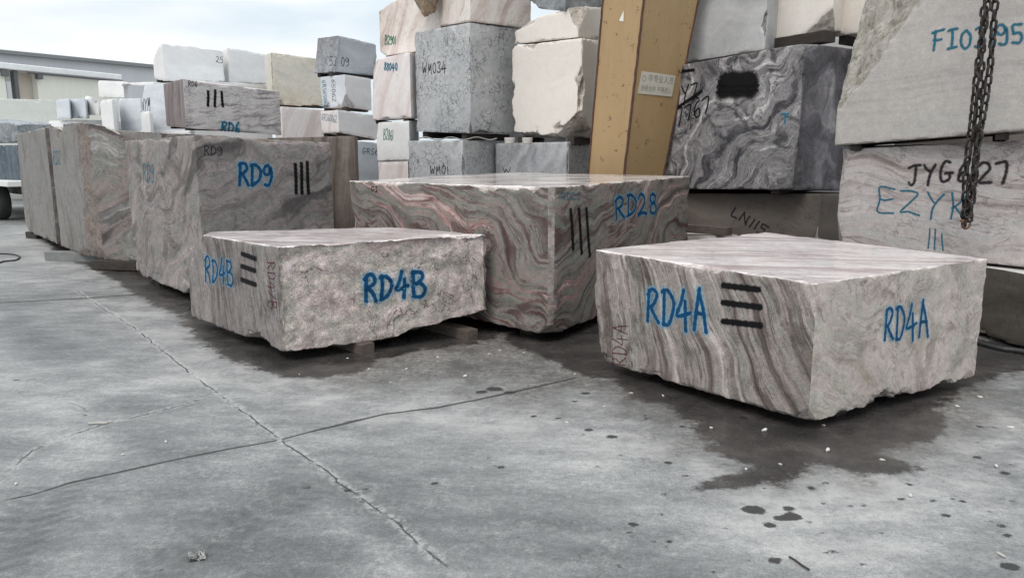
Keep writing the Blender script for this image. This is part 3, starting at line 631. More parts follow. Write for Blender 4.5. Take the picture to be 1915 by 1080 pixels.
    for pts, w_ in [([(620, 900), (540, 935), (440, 985), (330, 1045), (250, 1090)], .13), ([(110, 905), (60, 960), (10, 1020), (-30, 1070)], .16)]:
        q = P2(pts); acc = 0.
        for a_, b_ in zip(q[:-1], q[1:]):
            d, sg, t = seg_d(P, a_, b_); L_ = np.linalg.norm(b_-a_); al = acc+t*L_; acc += L_; inn = (t > 0) & (t < 1) & (d < w_)
            ph = (al+np.abs(d-.02)*.5)/.085; val = (np.abs((ph % 1)-.5) < .27)*(d > .012)*sstep(w_-d, 0, .03); tread[inn] = np.maximum(tread[inn], val[inn])
    Z = (fbm(P3, .8, 60, 5)-.5)*.012
    Z -= .006*np.exp(-(np.abs(cs)/.02)**2)*cm
    Z[(np.abs(P[:, 0]) > 30) | (P[:, 1] > 40)] = 0
    nx, ny = len(xs), len(ys); idx = np.arange(nx*ny).reshape(nx, ny)
    F = np.stack([idx[:-1, :-1].ravel(), idx[1:, :-1].ravel(), idx[1:, 1:].ravel(), idx[:-1, 1:].ravel()], 1)
    b = NB("worn_concrete"); co = b.coord()
    n0 = b.noise(co, .7, 7, .6); n1 = b.noise(b.mapping(co, (0, 0, .6), (1, 2.4, 1)), 2.6, 8, .65); n2 = b.noise(co, 28, 8, .75); n3 = b.noise(co, 150, 3, .7)
    n4 = b.noise(co, 7, 6, .7)
    f = b.math('ADD', b.math('MULTIPLY', n0, .5), b.math('MULTIPLY', n1, .5))
    f = b.math('ADD', f, b.math('MULTIPLY', b.attr("tone"), .12))
    col = b.ramp(f, [(.35, (.118, .121, .122)), (.45, (.172, .175, .176)), (.54, (.235, .237, .237)), (.67, (.37, .368, .362))])
    col = b.mix(b.rng(n4, .50, .72, 0, .3), col, (.36, .36, .355))
    n5 = b.noise(co, 75, 4, .8); n6 = b.noise(co, 240, 2, .7)
    g0 = b.math('MULTIPLY', b.rng(n5, .34, .66, .80, 1.18, 'LINEAR'), b.rng(n6, .35, .65, .88, 1.12, 'LINEAR'))
    pits = b.rng(b.voro(b.vmath('ADD', co, b.vmath('SCALE', b.noise(co, 12, 3, .6, col=True), scale=.2)), 26, 'F1'), .05, .10, .55, 1.)
    g0 = b.math('MULTIPLY', g0, b.mix(b.rng(b.noise(co, 4.4, 4, .7), .50, .60), (1, 1, 1), pits))
    g = b.math('MULTIPLY', b.rng(n2, .34, .66, .76, 1.18, 'LINEAR'), b.rng(n3, .3, .7, .90, 1.08, 'LINEAR'))
    g = b.math('MULTIPLY', g, g0)
    cg = b.N.new("ShaderNodeCombineColor")
    for i in range(3): b.L.new(g, cg.inputs[i])
    col = b.mix(1., col, cg.outputs[0], 'MULTIPLY')
    tr = b.math('MULTIPLY', b.attr("tread"), b.rng(b.noise(co, 3.3, 5, .7), .2, .42)); col = b.mix(b.math('MULTIPLY', tr, .3), col, (.05, .052, .052))
    dst = b.math('MULTIPLY', b.rng(b.attr("dirt_shade"), -.3, .0, 0, 1), b.rng(b.attr("dirt_shade"), .15, .75, 1, 0))
    col = b.mix(b.math('MULTIPLY', dst, b.rng(b.noise(co, 2.2, 8, .75), .44, .62, 0, .6)), col, (.43, .415, .405))
    # grime and painted contact shade under and in front of the blocks
    dn = b.math('ADD', b.attr("dirt_shade"), b.math('MULTIPLY', b.math('SUBTRACT', b.noise(co, 2.4, 9, .76), .5), 2.0))
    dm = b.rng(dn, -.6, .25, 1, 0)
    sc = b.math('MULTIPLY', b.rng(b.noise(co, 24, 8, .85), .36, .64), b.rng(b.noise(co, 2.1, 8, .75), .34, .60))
    grime_shade = b.mix(sc, (.060, .054, .050), (.29, .275, .258))
    col = b.mix(b.math('MULTIPLY', dm, .88), col, grime_shade)
    lit = b.rng(b.noise(co, 45, 4, .8), .60, .68)
    col = b.mix(b.math('MULTIPLY', lit, b.math('MULTIPLY', dm, .5)), col, (.5, .48, .45))
    # wet patches, their colour darkened further for shade beside the blocks
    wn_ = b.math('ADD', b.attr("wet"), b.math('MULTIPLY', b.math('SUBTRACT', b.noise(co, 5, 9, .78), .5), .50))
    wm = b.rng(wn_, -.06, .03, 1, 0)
    wet_shade_col = b.ramp(b.noise(co, 3.2, 6, .65), [(.35, (.020, .018, .018)), (.52, (.036, .032, .031)), (.68, (.075, .067, .06))])
    wet_shade_col = b.mix(b.rng(b.noise(co, 60, 5, .8), .56, .66, 0, .35), wet_shade_col, (.22, .205, .19))
    col = b.mix(b.math('MULTIPLY', wm, .92), col, wet_shade_col)
    # cracks
    cwid = b.attr("crackwidth")
    cd = b.math('ADD', b.math('ABSOLUTE', b.attr("crack")), b.math('MULTIPLY', b.math('SUBTRACT', b.noise(co, 30, 5, .75), .5), .014))
    cd = b.math('SUBTRACT', cd, b.math('MULTIPLY', cwid, b.rng(b.noise(co, 1.3, 3, .6), .3, .65, .15, 1.)))
    cmk = b.attr("crackmask")
    core = b.math('MULTIPLY', b.rng(cd, .0025, .007, 1, 0), b.rng(cmk, .0, .6))
    joint = b.rng(cwid, .004, .012)
    core = b.math('MULTIPLY', core, b.math('MAXIMUM', joint, b.rng(b.noise(co, 5, 4, .7), .40, .52, .1, 1)))
    edge = b.math('MULTIPLY', b.rng(cd, .010, .05, 1, 0), b.math('MULTIPLY', cmk, b.math('MULTIPLY', b.math('SUBTRACT', 1., joint), b.rng(b.noise(co, 22, 6, .75), .46, .54))))
    col = b.mix(b.math('MULTIPLY', edge, .8), col, (.46, .455, .44))
    col = b.mix(b.math('MULTIPLY', core, .92), col, (.035, .035, .034))
    sp = b.math('ADD', b.attr("spots"), b.math('MULTIPLY', b.math('SUBTRACT', b.noise(co, 24, 5, .85), .5), .05))
    sm = b.rng(sp, -.005, .006, 1, 0)
    col = b.mix(b.math('MULTIPLY', sm, .95), col, (.028, .026, .026))
    r = b.rng(n4, .3, .7, .62, .85); r = b.math('MULTIPLY', r, b.rng(wm, 0, 1, 1, b.rng(b.noise(co, 2.5, 5, .65), .40, .60, .22, .6))); 
    h = b.math('ADD', b.math('MULTIPLY', n2, .5), b.math('MULTIPLY', n3, .2)); h = b.math('SUBTRACT', h, b.math('MULTIPLY', core, 1.2)); h = b.math('ADD', h, b.math('MULTIPLY', b.noise(co, 90, 3, .7), .25))
    nr = b.bump(h, b.rng(wm, 0, 1, .45, .15), .008)
    m = b.done(col, r, nr, spec=.4)
    g = mesh_obj("ground", np.stack([P[:, 0], P[:, 1], Z], 1), F, m, smooth=True, attrs=dict(wet=sdw+wob*.35, dirt_shade=dirt_shade+wob, crack=cs, crackmask=cm, crackwidth=cw, tread=tread, spots=sps, tone=tone))
    tag(g, kind="structure")
build_ground()

# ------------------------------------------------------------------ the blocks in front
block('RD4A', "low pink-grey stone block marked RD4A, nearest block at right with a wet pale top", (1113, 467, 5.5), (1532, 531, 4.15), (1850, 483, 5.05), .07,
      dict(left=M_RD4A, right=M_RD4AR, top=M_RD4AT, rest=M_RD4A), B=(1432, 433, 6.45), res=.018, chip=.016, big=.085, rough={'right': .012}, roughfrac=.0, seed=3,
      cuts=[([(0, 0, .62), (0, .25, .5), (.055, 0, 0)], .03), ([(.95, 0, 0), (1, 0, .12), (1, .04, 0)], .02), ([(1, .97, .3), (1, 1, .55), (1, .8, 0)], .02)])
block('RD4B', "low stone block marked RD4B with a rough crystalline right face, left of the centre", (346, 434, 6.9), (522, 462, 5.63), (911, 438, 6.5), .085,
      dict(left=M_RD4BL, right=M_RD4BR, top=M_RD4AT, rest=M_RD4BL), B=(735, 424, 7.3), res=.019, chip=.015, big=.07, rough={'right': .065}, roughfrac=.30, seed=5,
      cuts=[([(0, 0, .55), (.22, 0, 1), (0, .12, 1)], .012), ([(1, .45, 0), (1, 1, .2), (.6, 1, 0)], .04)])
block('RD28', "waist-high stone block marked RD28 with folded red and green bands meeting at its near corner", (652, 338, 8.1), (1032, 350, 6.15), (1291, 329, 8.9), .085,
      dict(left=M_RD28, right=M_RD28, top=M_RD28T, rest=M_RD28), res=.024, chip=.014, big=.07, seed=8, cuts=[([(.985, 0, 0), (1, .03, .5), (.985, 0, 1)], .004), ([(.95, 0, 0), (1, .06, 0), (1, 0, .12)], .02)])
block('RD9', "tall taupe stone block marked RD9 standing behind the block marked RD4B", (232, 263, 9.35), (363, 252, 7.6), (650, 268, 9.0), .085,
      dict(left=M_RD9, right=M_RD9, top=M_RD21R, rest=M_RD9), res=.03, chip=.012, big=.05, seed=11,
      cuts=[([(1, .87, 0), (1, .87, 1), (.8, 1, .5)], .02), ([(.72, 0, 0), (1, 0, .13), (1, .2, 0)], .04), ([(1, .93, 0), (1, .9, .5), (.7, 1, .2)], .05)])
block('RD21', "tall grey-green stone block with a broken near corner, left of the block marked RD9", (90, 233, 11.8), (148, 226, 10.3), (264, 240, 10.15), .13,
      dict(left=M_RD21, right=M_RD21R, top=M_WTOP, rest=M_RD21), res=.035, chip=.015, big=.08, seed=13, rough={'top': .05},
      cuts=[([(.84, 0, .3), (1, .16, .3), (.87, 0, 1)], .045, .4), ([(.6, 0, 0), (1, .1, .13), (1, .3, 0)], .05), ([(1, .35, 1), (.4, 1, .97), (1, 1, .86)], .05)])
block('SLAB', "grey-green stone block at the far left end of the front row", (28, 249, 14.2), (83, 236, 12.1), (190, 236, 13.0), .12,
      dict(left=M_RD21, right=M_RD21R, top=M_WTOP, rest=M_RD21), res=.05, chip=.02, big=.08, seed=17, rough={'top': .04}, cuts=[([(0, 0, .08), (.1, 0, 0), (0, .2, 0)], .02), ([(0, 0, .6), (0, .2, .9), (.05, 0, .9)], .02)])
# ------------------------------------------------------------------ left background stacks
block('SUP6', "grey-green rough-topped stone block carrying the block marked RD6", (205, 240, 11.2), (300, 245, 9.8), (440, 251, 10.5), .1,
      dict(left=M_RD21, right=M_RD21R, top=M_RD21R, rest=M_RD21), res=.04, chip=.02, big=.10, seed=19, rough={'top': .06})
block('RD6', "pale veined stone block marked RD6 stacked behind the block marked RD9", (305, 157, 11.7), (341, 147, 10.5), (523, 171, 11.8), (236, 240, 253),
      dict(left=M_RD6L, right=M_RD6, top=M_WTOP, rest=M_RD6), res=.035, chip=.008, big=.03, seed=21)
block('BROWN', "brown streaked stone block between the block marked RD9 and the white stacks", (500, 258, 11.6), (663, 254, 10.6), (669, 257, 11.6), .1,
      dict(left=M_BROWN, rest=M_BROWN), res=.04, chip=.008, big=.03, seed=22)
block('WS', "white stone block with black scribbled marks just left of the block marked RD6", (261, 160, 15.6), (352, 150, 14.9), (505, 158, 16.6), 1.45,
      dict(left=M_BLUEW, right=M_WHITE), res=.06, seed=23, cuts=[([(.1, 0, 1), (0, 0, .75), (0, .2, 1)], .02)])
block('WS0', "low white stone block at the bottom of the stack behind the block marked RD6", (261, 243, 15.6), (352, 246, 14.9), (505, 246, 16.6), .1, dict(left=M_WHITE), res=.08, seed=24)
block('W1', "long white marble block on top of the stack, leftmost against the sky", (284, 95, 16.7), (302, 82, 16.0), (417, 92, 17.2), (148, 152, 153), dict(left=M_WHITE), res=.05, chip=.02, big=.08, seed=25,
      cuts=[([(0, 0, .7), (.7, 0, 1), (0, 1, 1)], .03), ([(1, .5, 1), (1, 1, .9), (.5, 1, .95)], .04)])
block('W2', "white marble block with a humped top beside the beige yellowish block", (405, 98, 18.2), (424, 88, 17.4), (512, 104, 18.4), (155, 157, 158), dict(left=M_WHITE), res=.05, chip=.03, big=.1, seed=26,
      cuts=[([(0, 0, .75), (.5, 0, 1), (0, .5, 1)], .03)])
block('BEI', "beige yellowish stone block with a crumbling lower edge, high in the left stack", (494, 104, 16.4), (506, 97, 15.6), (607, 112, 16.4), (190, 195, 203), dict(left=M_BEIGE, right=M_BEIGE), res=.045, chip=.02, big=.05, seed=27, rough={'right': .02}, roughfrac=.2,
      cuts=[([(1, .3, 0), (1, .8, .06), (.6, .6, 0)], .05)])
block('PPK', "pale pinkish white stone block beneath the beige yellowish block", (512, 200, 16.2), (526, 199, 15.4), (610, 206, 16.2), .1, dict(left=M_WHITEP), res=.06, seed=28)
block('BLG', "bluish grey marble block with a peaked top, against the sky above the white block", (585, 70, 14.8), (614, 62, 14.1), (704, 82, 14.9), (137, 133, 142), dict(left=M_BLUEG), res=.04, chip=.015, big=.06, seed=29,
      cuts=[([(.1, 0, 0), (1, .1, 0), (0, 0, .1)], .03)])
block('TRI', "white stone block with a dark triangular chip at its lower near corner", (598, 144, 14.6), (645, 139, 13.9), (694, 147, 14.6), (202, 200, 207), dict(left=M_BLUEW, right=M_WHITE, rest=M_WHITE), res=.04, seed=30,
      cuts=[([(.80, 0, 0), (1, 0, .42), (1, .35, 0)], .02)])
block('GSL', "pale stone slab block with vertical blue writing on its narrow left face", (599, 208, 14.3), (632, 205, 13.7), (706, 216, 14.6), (249, 248, 261), dict(left=M_WHITEP, right=M_WHITE, rest=M_WHITE), res=.04, seed=31)
block('GRS', "pale grey stone block marked GRS behind the block marked RD28", (645, 263, 14.4), (664, 263, 13.8), (716, 268, 14.5), .1, dict(left=M_WHITEP, right=M_BLUEW), res=.05, seed=32)
# ------------------------------------------------------------------ middle stacks
block('B29', "cream pink marble block marked B2901 in green, atop its stack against the sky", (708, 22, 13.3), (824, -60, 12.3), (862, -50, 12.9), (106, 90, 92), dict(left=M_CREAMPINK, rest=M_CREAMPINK), res=.035, chip=.012, big=.05, seed=33,
      cuts=[([(0, 0, .12), (.12, 0, 0), (0, .3, 0)], .02)])
block('B88', "white pink-streaked marble block marked 88040 in blue", (693, 112, 13.1), (766, 98, 12.4), (790, 101, 13.1), (225, 221, 222), dict(left=M_WHITEP, right=M_WHITEP), res=.035, chip=.012, big=.05, seed=34,
      cuts=[([(0, 0, .65), (.25, 0, 1), (0, .4, 1)], .02)])
block('B28', "pale grey marble block marked B2861 in green", (703, 229, 13.1), (765, 226, 12.4), (783, 226, 13.0), (300, 299, 300), dict(left=M_WHITE, right=M_GREYC, rest=M_GREYC), res=.04, seed=35)
block('B00', "pale block at the foot of the stack beneath the block marked B2861", (707, 303, 13.1), (763, 302, 12.4), (781, 303, 13.0), .1, dict(left=M_WHITEP), res=.05, seed=36)
block('WM3', "large speckled grey marble block marked WM034", (775, 61, 12.5), (878, 42, 11.4), (969, 54, 12.4), (246, 250, 250), dict(left=M_WM, right=M_WM), res=.03, chip=.012, big=.05, seed=37,
      cuts=[([(.97, 0, 0), (1, .04, 0), (1, 0, .1)], .03)])
block('WM1', "speckled grey marble block marked WM01, beneath the block marked WM034", (763, 263, 12.4), (865, 262, 11.4), (930, 265, 12.2), .1, dict(left=M_WM, right=M_WM), res=.035, seed=38)
block('CPK', "cream marble block with brown veins on top of the block marked WM034", (815, -70, 12.4), (878, -90, 11.4), (994, -75, 12.6), (50, 40, 54), dict(left=M_CREAMPINK), res=.035, chip=.012, big=.05, seed=39)
block('BRN', "rounded brown broken stone lump at the top edge left of the brown-veined cream block", (762, -40, 12.3), (792, -45, 11.9), (822, -40, 12.1), (14, 32, 26), dict(left=M_BRN), res=.02, chip=.03, big=.1, seed=85, rough={'left': .05, 'right': .05}, roughfrac=.7,
      cuts=[([(0, 0, .55), (.8, 0, 0), (.3, 1, 0)], .03), ([(1, .8, 0), (1, 1, .5), (.8, 1, .2)], .03)])
block('CRM', "big cream limestone block with ragged broken edges left of the yellow leg", (957, 86, 11.8), (1089, 71, 10.8), (1128, 76, 11.7), (256, 257, 258), dict(left=M_CREAM, right=M_CREAM), res=.028, chip=.03, big=.12, bigthr=.56, seed=40,
      cuts=[([(.60, 0, 0), (1, 0, .30), (.98, .6, 0)], .035, .25), ([(.0, 0, .06), (.6, 0, .03), (.3, .3, 0)], .05, .14)])
block('CRU', "cream block with a sloping broken top, resting on the big cream limestone block", (962, 44, 11.8), (1082, 10, 10.9), (1128, 14, 11.8), (83, 70, 74), dict(left=M_CREAM), res=.03, chip=.03, big=.1, seed=41,
      cuts=[([(0, 0, .55), (.5, 0, 1), (0, .4, 1)], .05), ([(.85, 0, 1), (1, .05, .3), (1, .35, 1)], .05)])
block('GTP', "rough grey stone block at the very top left of the yellow leg", (983, -60, 12.0), (1058, -70, 11.0), (1145, -70, 12.0), (15, 22, 12), dict(left=M_ROUGHG), res=.05, chip=.03, big=.1, seed=42, cuts=[([(0, 0, .3), (.4, 0, 0), (.2, .5, 0)], .06)])
block('WM2', "blue-grey fine-veined marble block at the foot of the stack left of the yellow leg", (926, 268, 12.0), (1062, 265, 10.9), (1110, 266, 11.8), .1, dict(left=M_WM2, right=M_WM), res=.035, seed=43)
block('BK1', "added grey backing block hiding sky behind the block marked WM034", (860, 120, 14.6), (960, 100, 13.6), (1130, 110, 15.0), .1, dict(left=M_GREYC), res=.09, seed=81)  # BK blocks are added to shut sky light out of the gaps
block('BK2', "added backing block hiding sky behind the big cream block and the yellow leg", (1060, 20, 14.0), (1180, 0, 13.0), (1330, 10, 14.4), .1, dict(left=M_GREYC), res=.09, seed=82)
block('BK3', "added backing block hiding sky behind the swirled black and grey block", (1330, 90, 13.6), (1480, 30, 12.6), (1760, 50, 13.8), .1, dict(left=M_GREYC), res=.09, seed=83)
block('BK4', "added backing block hiding sky in the narrow gap left of the block marked WM01", (690, 290, 15.6), (790, 280, 14.6), (900, 284, 15.6), .1, dict(left=M_GREYC), res=.09, seed=84)
# ------------------------------------------------------------------ right stacks
block('GCL', "cloudy light grey marble block right of the yellow leg, resting on the swirled block", (1225, -80, 11.3), (1441, -100, 9.9), (1475, -95, 10.6), (127, 93, 96), dict(left=M_GREYC, rest=M_CREAM), res=.04, chip=.012, big=.06, seed=44)
block('CR1', "cream block with a scuffed grey patch in the top row, above the long dark gap", (1438, -80, 10.5), (1566, -100, 9.55), (1600, -90, 10.3), (80, 57, 60), dict(left=M_CREAM), res=.035, chip=.015, big=.05, seed=45,
      cuts=[([(.55, 0, 0), (.85, 0, .2), (.8, .1, 0)], .03)])
block('CR2', "cream block in the top row tucked behind the big sloping grey block", (1566, -80, 10.1), (1720, -100, 8.95), (1790, -90, 9.6), (69, 45, 50), dict(left=M_CREAM), res=.035, chip=.015, big=.08, seed=46)
block('JYZ', "swirled black and grey stone block with a black sprayed patch, right of the yellow leg", (1243, 127, 10.6), (1506, 80, 9.0), (1628, 95, 10.2), (353, 355, 357), dict(left=M_JYZ, right=M_JYZ_SHADE, rest=M_JYZ_SHADE), res=.028, chip=.012, big=.06, seed=47,
      cuts=[([(.965, 0, 0), (1, .02, .35), (1, .12, 0)], .03), ([(0, 0, .98), (.1, 0, 1), (.0, .1, 1)], .02)])
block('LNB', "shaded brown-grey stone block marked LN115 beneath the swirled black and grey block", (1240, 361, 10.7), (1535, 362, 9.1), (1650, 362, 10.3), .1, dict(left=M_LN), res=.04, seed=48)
block('FI', "big light grey block marked FI03195 with a broken sloping left edge, behind the chain", (1590, -130, 7.6), (2010, -290, 6.1), (1985, -250, 7.3), (273, 242, 250), dict(left=M_FI), res=.026, chip=.012, big=.04, seed=49, name="stone_block",
      cuts=[([(.0, 0, .18), (.44, 0, .60), (0, .6, .52)], .06, .22)])
block('JYG', "pale wavy-veined stone block marked JYG6127 behind the hanging chain end", (1575, 279, 7.6), (2010, 257, 6.1), (1990, 262, 7.3), .64, dict(left=M_JYG), res=.026, chip=.012, big=.05, seed=50,
      cuts=[([(0, 0, .35), (.05, 0, 0), (0, .2, 0)], .02)])
block('DRK', "dark stained low block with dusty white top edge beneath the block marked JYG6127", (1755, 485, 6.95), (2060, 533, 5.45), (2330, 528, 6.4), .03, dict(left=M_DARKB, top=M_WTOP, rest=M_DARKB), res=.04, seed=51)
block('LOW', "low pale stone under the short timber, between the blocks marked RD28 and LN115", (1235, 440, 10.0), (1331, 441, 9.25), (1380, 438, 9.7), .02, dict(left=M_FI), res=.05, seed=52)

block('BK5', "added backing block hiding sky in the gap behind the block marked JYG6127", (1690, 60, 10.8), (1900, -60, 9.9), (2300, -40, 11.2), .1, dict(left=M_LN), res=.09, seed=86)  # added backing that keeps this gap dark
# ------------------------------------------------------------------ far left: stones, shed, warehouse, trailer
def far(key, label, L, F, R, z0, m, seed, cuts=()): return block(key, label, L, F, R, z0, dict(left=m), res=.07, chip=.02, big=.06, seed=seed, cuts=cuts)
far('F1', "long pale greenish cream block behind the blue-grey block at the left", (-60, 184, 24), (-30, 184, 23), (110, 187, 27), 1.0, M_PALEG, 61)
far('F2', "bluish white block with dark gap under it, left end of the small white row", (103, 186, 21), (128, 184, 20), (133, 186, 21), (222, 223, 223), M_BLUEW, 62)
far('F3', "bluish white block, second from the left in the small white row", (128, 186, 20.8), (158, 184, 20), (165, 186, 21), (221, 222, 222), M_BLUEW, 63)
far('F4', "white block with a broken triangular shoulder in the small white row", (158, 178, 21), (182, 184, 20), (208, 190, 21), (215, 216, 214), M_WHITE, 64, [([(.3, 0, 1), (1, .4, .6), (1, 0, .8)], .05)])
far('F5', "white block with a narrow shaded right face in the small white row", (186, 188, 19.6), (209, 186, 19), (220, 184, 20), 1.2, M_WHITE, 65)
far('F6', "pale bluish block right of centre in the small white row", (221, 184, 20.4), (262, 184, 19.6), (275, 186, 20.5), 1.2, M_BLUEW, 66)
far('F7', "white cube-like block standing on the small white row under the warehouse wall", (182, 150, 23.4), (230, 152, 22.6), (240, 154, 23.4), (182, 183, 184), M_WHITE, 67)
far('F8', "thin white slab bridging over a dark opening beside the white block with scribbled marks", (225, 155, 22.5), (288, 153, 21.6), (300, 155, 22.6), (161, 160, 160), M_WHITE, 68)
far('F9', "small white block in front of the scribbled block, lower part", (262, 210, 15.0), (279, 208, 14.3), (286, 209, 14.8), 1.4, M_WHITE, 69)
far('FA', "wide white base block below the small white row", (90, 226, 22), (140, 224, 20.5), (280, 226, 21.5), .1, M_WHITE, 70)
far('S1', "dark blue slate block on the trailer at the left edge", (-70, 272, 18.3), (31, 271, 16.9), (42, 272, 17.5), (338, 339, 339), M_SLATE, 71)
far('S2', "rough blue-grey stone block lying on the dark blue slate block at the left edge", (-80, 218, 18.3), (30, 222, 16.8), (96, 228, 17.8), (269, 268, 262), M_ROUGHG, 72, [([(1, 0, .75), (1, 1, .9), (.4, 0, 1)], .05)])

def shed():
    wallm = plain("cream_corrugated_cladding", (.80, .79, .70), .7, .06, 3, stretch=(8, 8, .3)); roofm = plain("white_roof_sheet", (.82, .83, .82), .5, .08, 3)
    dark = plain("dark_steel_post", (.12, .12, .125), .5, .1, 4); blue = plain("pale_blue_panel", (.46, .49, .54), .6, .05, 4); warm = plain("beige_panel", (.56, .50, .43), .7, .05, 4)
    A, Bp = at(-60, 118, 27.5), at(221, 145, 33.0); d = Vector((Bp.x-A.x, Bp.y-A.y, 0)); ln = d.length; d.normalize(); n = Vector((-d.y, d.x, 0))
    z = 4.55; org = Vector((A.x, A.y, 0)); rz = math.atan2(d.y, d.x)
    e = empty("storage_shed", org, rz); tag(e, "cream shed with white roof edge and open bay before the grey warehouse", "shed")
    def sx(px):                                   # distance along the wall under photo column px
        r = ray(px, 160); t = (n.dot(org-Vector((0, 0, 0))))/(n.x*r.x+n.y*r.y); q = Vector((r.x*t, r.y*t, 0)); return (q-org).dot(d)
    def bx(nm, x0, x1, y0, y1, z0, z1, m, bev=0): 
        bm = bmesh.new(); add_box(bm, ((x0+x1)/2, (y0+y1)/2, (z0+z1)/2), (x1-x0, y1-y0, z1-z0)); return bm_obj(nm, bm, m, parent=e, bevel=bev)
    o0, o1, o2, o3 = sx(11), sx(29), sx(36), sx(71)
    bx("wall", sx(70), ln, 0, .25, 0, z-.1, wallm); bx("wall", -3, o0, 0, .25, 0, z-.1, wallm)
    bx("bay_panel", o0, o1, .5, .6, 0, z-.2, blue); bx("post", o1, o2, .02, .24, 0, z-.1, dark); bx("bay_panel", o2, o3, .3, .4, 0, z-.12, warm); bx("sill", o0, o3, -.03, .23, 0, 3.16, wallm)
    bx("roof", -3, ln+.1, -.10, 5, z-.08, z+.14, roofm, .02)
    V, F = tube([(sx(48), -.17, z-.13), (ln+.05, -.17, z-.13)], .05); mesh_obj("gutter_pipe", V, F, dark, parent=e)
    for px in (8, 71): bx("bracket", sx(px)-.1, sx(px)+.1, -.2, -.02, z-.34, z-.1, dark)
shed()
def warehouse():
    m = NB("grey_corrugated_wall"); co = m.coord(); w = m.math('SINE', m.math('MULTIPLY', m.N.new("ShaderNodeSeparateXYZ").outputs[0], 1.)) if False else None
    sx_ = m.N.new("ShaderNodeSeparateXYZ"); m.L.new(co, sx_.inputs[0]); w = m.math('SINE', m.math('MULTIPLY', sx_.outputs[0], 14.))
    c = m.ramp(m.noise(m.mapping(co, sc=(1, 1, .15)), .6, 5, .6), [(.3, (.54, .55, .57)), (.7, (.60, .605, .62))])
    mat = m.done(c, .6, m.bump(w, .3, .03)); trim = plain("grey_roof_trim", (.22, .23, .24), .5, .05, 3)
    A, Bp = at(-250, 48, 52), at(420, 122, 72); zt = 8.9
    A = at(-250, 60, 50); rz = math.atan2(Bp.y-A.y, Bp.x-A.x); ln = math.hypot(Bp.x-A.x, Bp.y-A.y)
    # wall top height chosen so that its eaves pass the photo's line
    e = empty("warehouse", (A.x, A.y, 0), rz); tag(e, "long grey corrugated warehouse behind everything at the left under the sky", "building")
    bm = bmesh.new(); add_box(bm, (ln/2, 9, WZ/2), (ln, 18, WZ)); bm_obj("wall", bm, mat, parent=e)
    bm = bmesh.new(); add_hex(bm, [(-.3, -.4, WZ), (ln+.3, -.4, WZ), (ln+.3, 18.4, WZ), (-.3, 18.4, WZ)], [(-.3, -.4, WZ+.25), (ln+.3, -.4, WZ+.25), (ln+.3, 9, WZ+1.2), (-.3, 9, WZ+1.2)]); bm_obj("roof", bm, trim, parent=e)
WZ = 8.3
warehouse()
def trailer():
    wh = plain("white_painted_deck", (.70, .70, .69), .5, .06, 4); dk = plain("dark_chassis_steel", (.06, .055, .05), .6, .3, 6, .3); rub = plain("tyre_rubber", (.03, .03, .03), .9, .2, 8, .3); rim = plain("rusty_rim", (.20, .14, .10), .7, .3, 8, .2)
    c = at(30, 340, 16.6); e = empty("flatbed_trailer", (c.x, c.y, 0), math.radians(-42)); tag(e, "flatbed trailer with a white deck edge at the left edge behind the first blocks", "trailer")
    zd = c.z+.02
    def bx(nm, cc, s, m, bev=.01, par=e):
        bm = bmesh.new(); add_box(bm, cc, s); return bm_obj(nm, bm, m, parent=par, bevel=bev)
    bx("deck", (-2.9, 1.0, zd-.06), (6, 2.4, .12), wh); bx("chassis", (-2.9, .45, zd-.24), (5.6, .14, .22), dk); bx("chassis", (-2.9, 1.6, zd-.24), (5.6, .14, .22), dk)
    bx("support_leg", (-.5, .45, (zd-.35)/2), (.12, .12, zd-.35), rim); bx("support_leg", (-.5, 1.6, (zd-.35)/2), (.12, .12, zd-.35), rim)
    for x in (-1.7, -4.6):
        for y in (.1, 1.95):
            V, F = [], []; prof = [(.24, -.13), (.36, -.13), (.40, -.09), (.40, .09), (.36, .13), (.24, .13)]; n = 28
            for a in range(n):
                for (r, yy) in prof: V.append((r*math.cos(2*math.pi*a/n), yy, r*math.sin(2*math.pi*a/n)))
            k = len(prof)
            for a in range(n):
                for j in range(k): F.append((a*k+j, ((a+1) % n)*k+j, ((a+1) % n)*k+(j+1) % k, a*k+(j+1) % k))
            t = mesh_obj("tyre", V, F, rub, parent=e, smooth=True); t.location = (x, y, .41)
            bm = bmesh.new(); bmesh.ops.create_cone(bm, cap_ends=True, segments=24, radius1=.24, radius2=.24, depth=.16, matrix=Matrix.Rotation(math.pi/2, 4, 'X'))
            r = bm_obj("rim", bm, rim, parent=t)
trailer()

